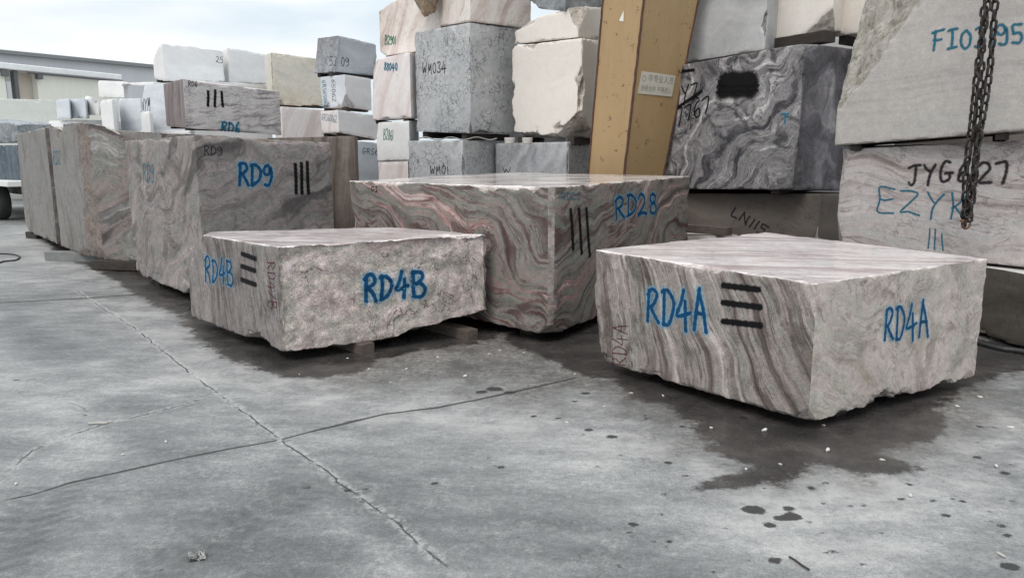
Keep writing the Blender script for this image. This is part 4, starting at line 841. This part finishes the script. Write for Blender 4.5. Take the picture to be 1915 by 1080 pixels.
# ------------------------------------------------------------------ gantry leg
def gantry():
    b = NB("ochre_chipped_paint"); co = b.coord()
    n = b.noise(b.mapping(co, sc=(1, 1, .25)), 4, 6, .65); c = b.ramp(n, [(.3, (.33, .22, .105)), (.7, (.375, .255, .128))])
    run = b.noise(b.mapping(co, sc=(14, 14, .8)), 2, 5, .7); c = b.mix(b.rng(run, .54, .68, 0, .22), c, (.22, .14, .08)); c = b.mix(b.rng(b.noise(co, 1.6, 7, .75), .5, .7, 0, .4), c, (.27, .20, .12))
    rs = b.noise(co, 8, 7, .82); rm = b.rng(rs, .60, .625); c = b.mix(b.math('MULTIPLY', rm, b.rng(b.noise(co, 2, 3, .6), .38, .55)), c, (.075, .035, .025))
    ochre = b.done(c, .5, b.bump(rs, .15, .006))
    rust = plain("rusty_weld_seam", (.085, .04, .03), .85, .5, 12, .5)
    def ring(py, a, f, r_, ya, yf, yr):
        A, F_, R_ = at(a, py, ya), at(f, py, yf), at(r_, py, yr); return A, F_, R_
    lo, hi = ring(325, 1100, 1167, 1241, 10.35, 10.0, 10.4), ring(0, 1127.5, 1204, 1306, 10.3, 9.9, 10.4)
    def line(i, z):
        p, q = lo[i], hi[i]; t = (z-p.z)/(q.z-p.z); return p+(q-p)*t
    def rg(z):
        a, f, r_ = line(0, z), line(1, z), line(2, z); return [a, f, r_, a+r_-f]
    base = line(1, 0); e = empty("gantry_crane_leg", (base.x, base.y+.2, 0)); tag(e, "leaning ochre yellow steel box leg of a gantry crane standing behind the stone blocks", "crane leg")
    o = Vector(e.location); V, F = [], []; zs = [0.04+.22*i for i in range(41)]
    for z in zs: V += [p-o for p in rg(z)]
    for i in range(len(zs)-1):
        for k in range(4): F.append((i*4+k, i*4+(k+1) % 4, i*4+4+(k+1) % 4, i*4+4+k))
    F += [(3, 2, 1, 0), tuple(len(V)-4+k for k in range(4))]
    mesh_obj("leg_shaft", [list(v) for v in V], F, ochre, parent=e)
    for k in range(3):
        pts = [line(k, z)-o+Vector((random.uniform(-.003, .003), -.006, 0)) for z in np.arange(.05, 8.8, .07)]
        V, F = tube(pts, .013 if k != 1 else .016, 6); mesh_obj("weld_seam", [list(v) for v in V], F, rust, parent=e)
    bm = bmesh.new(); add_box(bm, (0, .05, .02), (1.1, 1.0, .04)); bm_obj("base_plate", bm, rust, parent=e, bevel=.005)
    # plate on the right face
    f0, r0 = line(1, 3.3), line(2, 3.3); nn = (r0-f0).cross(line(1, 4)-f0).normalized(); nn = nn if nn.y < 0 else -nn
    def on(px, py, off):
        r = ray(px, py); t = (nn.dot(f0-CAM))/nn.dot(r); return CAM+r*t+nn*off
    plate = plain("cream_enamel_plate", (.50, .47, .40), .45, .06, 6)
    q = [(1192, 175), (1256, 181), (1263, 142), (1200, 133)]
    bm = bmesh.new(); add_hex(bm, [on(x, y, .001)-o for x, y in q], [on(x, y, .006)-o for x, y in q]); pl = bm_obj("warning_plate", bm, plate, parent=e, bevel=.001); pl['label'] = "cream enamel plate with faded lettering"
    ink = plain("faded_lettering", (.24, .22, .19), .6, .2, 30)
    def textline(s, p0, p1, h, nm):
        cu = bpy.data.curves.new(nm, 'FONT'); cu.body = s; cu.size = 1; cu.align_x = 'LEFT'; cu.extrude = 0; cu.resolution_u = 2
        t = bpy.data.objects.new(nm, cu); COL.objects.link(t); bpy.context.view_layer.update(); me = bpy.data.meshes.new_from_object(t); bpy.data.objects.remove(t)
        xs = [v.co.x for v in me.vertices] or [0]; x0, x1 = min(xs), max(xs); ys_ = [v.co.y for v in me.vertices]; y0, y1 = min(ys_), max(ys_)
        A, Bq = on(*p0, .0075), on(*p1, .0075); U = Bq-A; up = nn.cross(U.normalized()); up = up if up.z > 0 else -up
        for v in me.vertices:
            a = (v.co.x-x0)/(x1-x0); bb = (v.co.y-y0)/(y1-y0); v.co = A+U*a+up*bb*h-o
        me.materials.clear(); me.materials.append(ink); ob = bpy.data.objects.new(nm, me); COL.objects.link(ob); ob.parent = pl
    textline("非专业人员", (1211, 152), (1258, 159), .095, "lettering")
    textline("未经允许 不得进入", (1197, 169), (1254, 176), .075, "lettering")
    # round emblem on the plate and a small torn sticker on the left face
    C = on(1204, 147, .0075)-o; ux = (on(1210, 148, .0075)-on(1204, 147, .0075)).normalized(); uy = nn.cross(ux)
    V, F = [], []
    for a in range(20):
        for r in (.030, .037): V.append(list(C+(ux*math.cos(a*.31416)+uy*math.sin(a*.31416))*r))
    for a in range(20): F.append((2*a, 2*a+1, (2*a+3) % 40, (2*a+2) % 40))
    mesh_obj("emblem_ring", V, F, ink, parent=pl)
    f1, l1 = line(1, 4), line(0, 4); n2 = (f1-l1).cross(line(0, 3)-l1).normalized(); n2 = n2 if n2.y < 0 else -n2
    def on2(px, py, off): r = ray(px, py); t = (n2.dot(f1-CAM))/n2.dot(r); return CAM+r*t+n2*off
    tri = [(1158, 39), (1166, 41), (1167, 20)]
    V = [list(on2(x, y, .004)-o) for x, y in tri]+[list(on2(x, y, .0)-o) for x, y in tri]
    mesh_obj("torn_sticker", V, [(0, 1, 2), (5, 4, 3), (0, 1, 4, 3), (1, 2, 5, 4), (2, 0, 3, 5)], plain("white_sticker", (.7, .69, .64), .6, .05, 5), parent=e)
gantry()

# ------------------------------------------------------------------ hanging chain
def chain():
    m = plain("greasy_dark_chain_steel", (.018, .015, .014), .42, .5, 20, .3, metal=.3, col2=(.05, .032, .024)); rusty = plain("rusty_chain_steel", (.16, .08, .05), .6, .4, 20, .3, metal=.4)
    top, bot = at(1850, 0, 6.0), at(1806, 427, 6.0)
    e = empty("hanging_chain", (bot.x, bot.y, bot.z)); tag(e, "dark greasy lifting chain hanging in several strands before the block marked FI03195", "chain")
    L_, W_, r = .092, .060, .0105                    # link length, width, wire radius
    def link_mesh():
        pts = []; hl = L_/2-W_/2; rr = W_/2-r
        for k in range(10): a = math.pi*k/9; pts.append((rr*math.cos(a), 0, hl+rr*math.sin(a)))
        for k in range(10): a = math.pi+math.pi*k/9; pts.append((rr*math.cos(a), 0, -hl+rr*math.sin(a)))
        n, k = len(pts), 8; V, F = [], []
        for i, p in enumerate(pts):
            p = Vector(p); d = (Vector(pts[(i+1) % n])-Vector(pts[i-1])).normalized(); u = d.cross(Vector((0, 1, 0))).normalized()
            for j in range(k): a = 2*math.pi*j/k; V.append(list(p+(u*math.cos(a)+Vector((0, 1, 0))*math.sin(a))*r))
        for i in range(n):
            for j in range(k): F.append((i*k+j, i*k+(j+1) % k, ((i+1) % n)*k+(j+1) % k, ((i+1) % n)*k+j))
        return V, F
    V, F = link_mesh(); first = mesh_obj("chain_link", V, F, m, parent=e, smooth=True); me = first.data
    pitch = L_-2*r-.004; rs = random.Random(3); cnt = 0; stuffV, stuffF = [], []
    H = top.z-bot.z
    for s, (ph, z0) in enumerate([(0.0, .09), (2.1, .05), (4.2, .12)]):
        z = z0; k = 0
        while z < H+3.2:
            tw = ph+z*1.15; rad = .044*min(1, .35+z*1.2); rad *= 1+.15*math.sin(z*5+s)
            x, y = rad*math.cos(tw), rad*.8*math.sin(tw)
            rot = (rs.uniform(-.1, .1)-.04*math.sin(tw), rs.uniform(-.14, .14), (k % 2)*math.pi/2+ph*.7+z*.5+rs.uniform(-.25, .25))
            if z < H+.05 and cnt < 99:
                o = first if cnt == 0 else first.copy()
                if cnt: COL.objects.link(o); o.parent = e
                o.location = (x, y, z); o.rotation_euler = rot; cnt += 1
            else:
                M = Matrix.Translation((x, y, z))@(Matrix.Rotation(rot[2], 4, 'Z')@Matrix.Rotation(rot[1], 4, 'Y')@Matrix.Rotation(rot[0], 4, 'X')); b0 = len(stuffV)
                stuffV += [list(M@Vector(v)) for v in V]; stuffF += [tuple(b0+i for i in f) for f in F]
            z += pitch; k += 1
    st = mesh_obj("upper_chain_links", stuffV, stuffF, m, parent=e, smooth=True); st['kind'] = 'stuff'
    # the shackle at the lower end
    pts = [(.032*math.cos(a), 0, .045+.045*math.sin(a)) for a in np.linspace(math.pi*.9, math.pi*2.1, 14)]
    V2, F2 = tube(pts, .010, 8); mesh_obj("end_shackle", [list(v) for v in V2], F2, rusty, parent=e, smooth=True)
    V3, F3 = tube([(-.05, 0, .062), (.05, 0, .062)], .009, 8); mesh_obj("shackle_pin", [list(v) for v in V3], F3, rusty, parent=e, smooth=True)
chain()

# ------------------------------------------------------------------ writing
write('RD4A', "RD4A", (1209, 600), (1322, 613), (1319, 543), (1211, 537), 8.5, 'blue', 5.2)
bars('RD4A', [((1352, 533), (1420, 541)), ((1351, 565), (1423, 574)), ((1351, 600), (1424, 608))], 9.5, 4.8)
write('RD4A', "RD4A", (1170, 684), (1172, 608), (1147, 604), (1143, 682), 2.2, 'red', 5.4, name="small_painted_number")
write('RD4A', "RD4A", (1652, 636), (1735, 622), (1733, 562), (1656, 574), 7, 'blue', 4.8)
write('RD4B', "RD4B", (383, 522), (437, 533), (434, 484), (384, 479), 6, 'blue', 6.5)
bars('RD4B', [((452, 474), (479, 484)), ((451, 497), (478, 506)), ((451, 522), (479, 532))], 8, 6)
write('RD4B', "RD4/B", (500, 488), (503, 576), (518, 578), (515, 490), 2.2, 'red', 5.8, name="small_painted_number")
write('RD4B', "RD4B", (680, 560), (795, 552), (793, 502), (682, 514), 9, 'blue', 6.0)
write('RD28', "RD28", (1149, 408), (1227, 396), (1225, 362), (1151, 368), 7, 'blue', 7.5)
bars('RD28', [((1067, 392), (1072, 465)), ((1082, 391), (1088, 473)), ((1096, 390), (1103, 478))], 8.5, 6.6)
write('RD28', "RD28", (1049, 374), (1084, 373), (1083, 360), (1049, 361), 2, 'teal', 6.4, name="small_painted_number")
write('RD28', "GI", (694, 358), (706, 358), (706, 349), (694, 349), 1.6, 'ink', 8, name="small_painted_number")
write('RD9', "RD9", (445, 345), (508, 346), (506, 307), (447, 306), 7, 'blue', 8.2)
bars('RD9', [((552, 307), (554, 361)), ((563, 305), (565, 362)), ((574, 303), (577, 361))], 6, 8.6)
write('RD9', "RD9", (381, 290), (415, 290), (414, 274), (382, 273), 2, 'ink', 7.8, name="small_painted_number")
write('RD9', "RD9", (268, 340), (288, 340), (287, 306), (268, 308), 3, 'teal', 8.8)
write('RD21', "RD2", (99, 308), (113, 308), (113, 281), (100, 281), 3.0, 'teal', 11)
write('RD6', "RD6", (413, 249), (447, 249), (447, 228), (415, 228), 4.2, 'tealspray', 11)
bars('RD6', [((389, 171), (389, 198)), ((402, 169), (402, 199)), ((414, 172), (417, 199))], 4.6, 11)
write('RD6', "RD6", (352, 161), (368, 162), (368, 152), (352, 151), 1.5, 'ink', 10.6, name="small_painted_number")
write('WM3', "WM034", (790, 139), (835, 136), (834, 116), (791, 117), 2.2, 'ink', 12)
write('WM1', "WM01", (804, 325), (838, 325), (838, 309), (805, 309), 2, 'ink', 12)
write('WM2', "W", (940, 324), (955, 324), (955, 313), (940, 313), 2, 'ink', 11.5)
write('B29', "B2901", (720, 84), (740, 83), (740, 67), (720, 68), 2.2, 'green', 13)
write('B88', "88040", (718, 132), (743, 132), (743, 119), (719, 118), 2.2, 'tealspray', 13)
write('B28', "B2861", (717, 260), (735, 262), (735, 242), (718, 240), 1.8, 'green', 13)
write('GRS', "GRS6", (677, 288), (706, 290), (706, 278), (678, 277), 1.9, 'teal', 14)
write('TRI', "GRS65062", (602, 151), (607, 201), (613, 200), (609, 151), 1.4, 'teal', 14)
write('TRI', "65062", (620, 149), (622, 190), (629, 190), (627, 149), 1.2, 'ink', 14, name="small_painted_number")
write('GSL', "GRS60062", (602, 224), (630, 230), (630, 215), (602, 213), 1.3, 'teal', 14)
write('BLG', "53 09", (616, 122), (652, 124), (652, 108), (616, 104), 1.3, 'ink', 14, name="small_painted_number")
write('W1', "25", (404, 116), (417, 118), (417, 107), (404, 105), 1.2, 'ink', 16, name="small_painted_number")
write('WS', "NYMH", (264, 206), (285, 208), (285, 182), (265, 184), 1.5, 'ink', 15, name="scribbled_marks")
write('FI', "FI03195", (1743, 97), (1913, 80), (1911, 44), (1744, 60), 5.5, 'teal', 7)
write('JYG', "JYG6127", (1698, 343), (1884, 340), (1884, 300), (1700, 308), 5.5, 'ink', 7)
write('JYG', "EZYK", (1638, 396), (1808, 412), (1808, 366), (1641, 350), 4.2, 'teal', 7)
bars('JYG', [((1739, 428), (1736, 464)), ((1749, 428), (1748, 466)), ((1761, 437), (1764, 468))], 3.2, 7, kind='teal')
write('JYZ', "JYZ", (1256, 205), (1308, 182), (1306, 150), (1258, 168), 2.6, 'black', 10)
write('JYZ', "7767", (1262, 238), (1325, 210), (1326, 178), (1262, 205), 2.6, 'black', 10)
bars('JYZ', [((1247, 214), (1312, 171)), ((1273, 134), (1298, 131))], 5, 10, name="painted_bars")
bars('JYZ', [((1349, 170), (1408, 167)), ((1350, 159), (1410, 157)), ((1353, 149), (1406, 148))], 24, 9.6, name="black_sprayed_patch")
write('JYZ', "T", (1463, 232), (1474, 231), (1475, 211), (1462, 212), 3.4, 'tealspray', 9.2)
write('LNB', "LN115", (1366, 402), (1428, 440), (1438, 424), (1374, 386), 3.2, 'ink', 9.8)

# ------------------------------------------------------------------ timbers under the blocks
D = "dark timber bearer under the"
bearer('RD4A', .28, .09, out=-.12, along='R', label="timber bearer under the right side of the block marked RD4A, nearest the corner") 
bearer('RD4A', .85, .09, out=-.2, along='R', label="timber bearer under the far end of the block marked RD4A")
bearer('RD4B', .36, .10, width=.12, out=.05, along='R', mat=M_WOOD, label="weathered timber end sticking out under the middle of the block marked RD4B's rough face")
bearer('RD4B', .90, .10, width=.12, out=.04, along='R', mat=M_WOOD, label="timber end under the right end of the block marked RD4B, beside the block marked RD28")
bearer('RD28', .3, .1, out=-.15, label="timber bearer under the left face of the block marked RD28")
bearer('RD28', .85, .1, out=-.2, label="timber bearer under the near corner of the block marked RD28")
bearer('RD9', .2, .1, out=-.1, label="timber bearer under the left end of the block marked RD9")
bearer('RD9', .8, .1, out=-.25, label="timber bearer under the near corner of the block marked RD9")
bearer('RD21', .45, .13, width=.2, out=.42, mat=M_CONC, label="long grey concrete sleeper poking out under the block with the broken corner", name="concrete_sleeper", group=None)
bearer('RD21', .95, .12, width=.3, out=-.12, mat=M_WOOD2, label="dark timber under the broken near corner of the tall grey-green block")
bearer('SLAB', .12, .12, width=.3, out=-.02, label="dark timber under the left end of the far left grey-green block")
bearer('SLAB', .8, .12, width=.2, out=-.2, label="dark timber under the near end of the far left grey-green block")
bearer('CR1', .05, .13, width=.2, out=-.03, along='R', label="added dark timber standing in for shade in the gap under the scuffed cream block", name="timber_spacer", group="timber spacers between stacked blocks")  # added timber that darkens a gap holding only deep shade
S = "thin dark timber spacer under the"
for key, nm, t in [('RD6', "block marked RD6", .03), ('BLG', "bluish grey peaked block", .07), ('TRI', "white block with the triangular chip", .06), ('BEI', "beige yellowish block", .05), ('GSL', "slab block with vertical writing", .12), ('B88', "block marked 88040", .06), ('B29', "block marked B2901", .04), ('WM3', "block marked WM034", .10), ('CRM', "big cream block", .10), ('JYZ', "swirled black and grey block", .05), ('CR2', "cream block behind the sloping block", .10), ('FI', "block marked FI03195", .06), ('W1', "long white block against the sky", .05)]:
    for f_, w_ in ((.12, "left"), (.85, "near")):
        bearer(key, f_, t, width=.1, out=-.06, label=f"{S} {nm}, at its {w_} end", name="timber_spacer", group="timber spacers between stacked blocks")

# ------------------------------------------------------------------ small things
def small():
    # timber lying on the low stone by RD28
    a, c = at(1270, 424, 9.75), at(1358, 429, 9.3); bm = bmesh.new(); d = c-a; ln = math.hypot(d.x, d.y)
    add_box(bm, (0, 0, 0), (ln*1.15, .14, .10)); o = bm_obj("timber_beam", bm, M_WOOD, bevel=.006, loc=((a+c)/2)); o.rotation_euler = (0, 0, math.atan2(d.y, d.x))
    BL = BLK['LOW']; o.location.z = BL['T'][:, 2].max()+.055
    tag(o, "short weathered timber lying on the low pale stone behind the block marked RD28", "timber")
    # hose at the left edge
    rubber = plain("black_rubber", (.02, .02, .02), .5, .2, 10)
    pts = [gz(x, y, .012) for x, y in catmull([(-60, 474), (-10, 474), (20, 475), (36, 479), (30, 486), (5, 489), (-15, 496), (-50, 500)], 8)]
    V, F = tube(pts, .013, 8); c0 = pts[0]; o = mesh_obj("rubber_hose", [list(v) for v in V], F, rubber, loc=tuple(c0), smooth=True); tag(o, "thin black hose looped on the concrete at the left edge", "hose")
    pts = [gz(x, y, .02) for x, y in catmull([(1790, 628), (1850, 646), (1875, 652), (1900, 655), (1960, 665)], 8)]
    V, F = tube(pts, .026, 8); c0 = pts[0]; o = mesh_obj("rubber_hose", [list(v) for v in V], F, rubber, loc=tuple(c0), smooth=True); tag(o, "thick black hose on the ground at the foot of the dark block at right", "hose")
    # pots on the gap between stacks
    pot = plain("pale_dusty_spacer", (.50, .48, .45), .8, .15, 9, .3)
    for (px, py, Y, lab) in ((953, 262, 11.2, "short pale drum wedged on top of the stack between the speckled and cream blocks"), (986, 262, 11.2, "smaller grey drum wedged under the big cream block")):
        c = at(px, py, Y); bm = bmesh.new(); bmesh.ops.create_cone(bm, cap_ends=True, segments=20, radius1=.07, radius2=.078, depth=.09); o = bm_obj("spacer_drum", bm, pot, loc=(c.x, c.y, c.z-.01), bevel=.006); tag(o, lab, "spacer")
    wire = plain("grey_cable", (.30, .29, .28), .5, .1, 9)
    zt = BLK['WM1']['T'][:, 2].max()
    pts = [Vector((p.x, p.y, zt+.02+.02*math.sin(i*.9))) for i, p in enumerate(at(x, 258, 11.35+.12*abs(math.sin(x*.05))) for x in range(782, 930, 7))]
    V, F = tube(pts, .009, 6); o = mesh_obj("loose_cable", [list(v) for v in V], F, wire, loc=tuple(pts[0]), smooth=True); tag(o, "grey cable lying in the gap under the block marked WM034", "cable")
    # crushed can
    c = gz(368, 1043); n = 14; V, F = [], []; rr = random.Random(2)
    for j in range(6):
        for k in range(n):
            a = 2*math.pi*k/n; r = .022*(1+.25*math.sin(3*a+j)); V.append((-.03+.012*j, r*math.cos(a)*1.25, max(-.008, r*math.sin(a)*.55+rr.uniform(-.003, .003))))
    for j in range(5):
        for k in range(n): F.append((j*n+k, j*n+(k+1) % n, (j+1)*n+(k+1) % n, (j+1)*n+k))
    F += [tuple(range(n))[::-1], tuple(5*n+k for k in range(n))]
    tin = plain("crumpled_foil", (.35, .34, .33), .35, .4, 60, .3, metal=.5, col2=(.04, .04, .04), thr=(.48, .55))
    o = mesh_obj("crushed_can", V, F, tin); o.location = (c.x, c.y, .011); o.rotation_euler = (0, .05, .5); tag(o, "crushed silver and black can lying on the concrete in the foreground", "litter")
    stick = plain("pale_stick", (.42, .40, .36), .8, .1, 20)
    for pts, r, lab, nm in (([(165, 791), (185, 790), (200, 790)], .006, "thin pale stick lying by the curved crack at the left", "stick"), ([(1476, 1040), (1488, 1047), (1500, 1056), (1513, 1064)], .0045, "thin dark twig on the concrete at the lower right", "twig"), ([(1865, 1032), (1880, 1040)], .005, "short pale splinter at the bottom right corner", "splinter")):
        q = [gz(x, y, r+.004) for x, y in pts]; V, F = tube(q, r, 6); o = mesh_obj(nm, [list(v) for v in V], F, stick if nm != "twig" else M_WOOD2, loc=tuple(q[0])); tag(o, lab, "debris")
    # stone chips
    pale = plain("pale_stone_chip", (.56, .54, .51), .9, .1, 30); first = None; rs = random.Random(9)
    sp = [(310, 826, .014), (870, 704, .02), (1060, 790, .012), (1548, 842, .02), (1459, 868, .011), (1395, 877, .011), (1702, 927, .018), (1863, 872, .018), (1832, 743, .02), (935, 655, .01), (980, 660, .012), (818, 668, .016), (650, 670, .012), (420, 700, .008), (1430, 805, .022), (1540, 795, .01), (1130, 760, .01), (760, 690, .012), (914, 662, .01), (230, 850, .01), (195, 652, .012), (1890, 800, .02), (1240, 740, .012), (30, 905, .014), (1075, 700, .014), (1330, 800, .012), (1650, 860, .012), (1790, 760, .016), (730, 715, .008), (1180, 735, .012), (690, 690, .01), (560, 700, .009)]
    marks = [("the near bottom corner of the block marked RD4A", gz(1510, 800)), ("the right end of the block marked RD4A", gz(1850, 700)), ("the left end of the block marked RD4A", gz(1116, 675)), ("the near corner of the block marked RD4B", gz(527, 662)),
             ("the right end of the block marked RD4B", gz(905, 610)), ("the crushed can", gz(368, 1043)), ("the crossing of the two long cracks", gz(520, 822)), ("the near corner of the block marked RD28", gz(1045, 635))]
    ordn = ["", "second ", "third ", "fourth ", "fifth ", "sixth ", "seventh ", "eighth ", "ninth ", "tenth ", "eleventh ", "twelfth "]
    place = {}
    for (px, py, s_) in sp:
        c = gz(px, py); k = min(range(len(marks)), key=lambda i: (marks[i][1]-c).length); place.setdefault(k, []).append(((marks[k][1]-c).length, px, py))
    lab = {}
    for k, v in place.items():
        for r, (_, px, py) in enumerate(sorted(v)): lab[(px, py)] = f"pale stone chip {ordn[r]}nearest to {marks[k][0]}"
    for (px, py, s) in sp:
        c = gz(px, py)
        if first is None:
            bm = bmesh.new(); bmesh.ops.create_icosphere(bm, subdivisions=2, radius=1)
            for v in bm.verts: v.co = Vector((v.co.x*(1+.35*math.sin(v.co.y*3+1)), v.co.y*.75, v.co.z*.42*(1+.3*math.sin(v.co.x*4))))
            o = first = bm_obj("stone_chip", bm, pale)
        else: o = first.copy(); COL.objects.link(o)
        o.scale = (s*rs.uniform(.7, 1.1), s*rs.uniform(.5, .9), s*rs.uniform(.7, 1.1)); o.location = (c.x, c.y, s*.3); o.rotation_euler = (0, 0, rs.uniform(0, 6))
        tag(o, lab[(px, py)], "stone chip", "stone chips scattered on the concrete")
small()
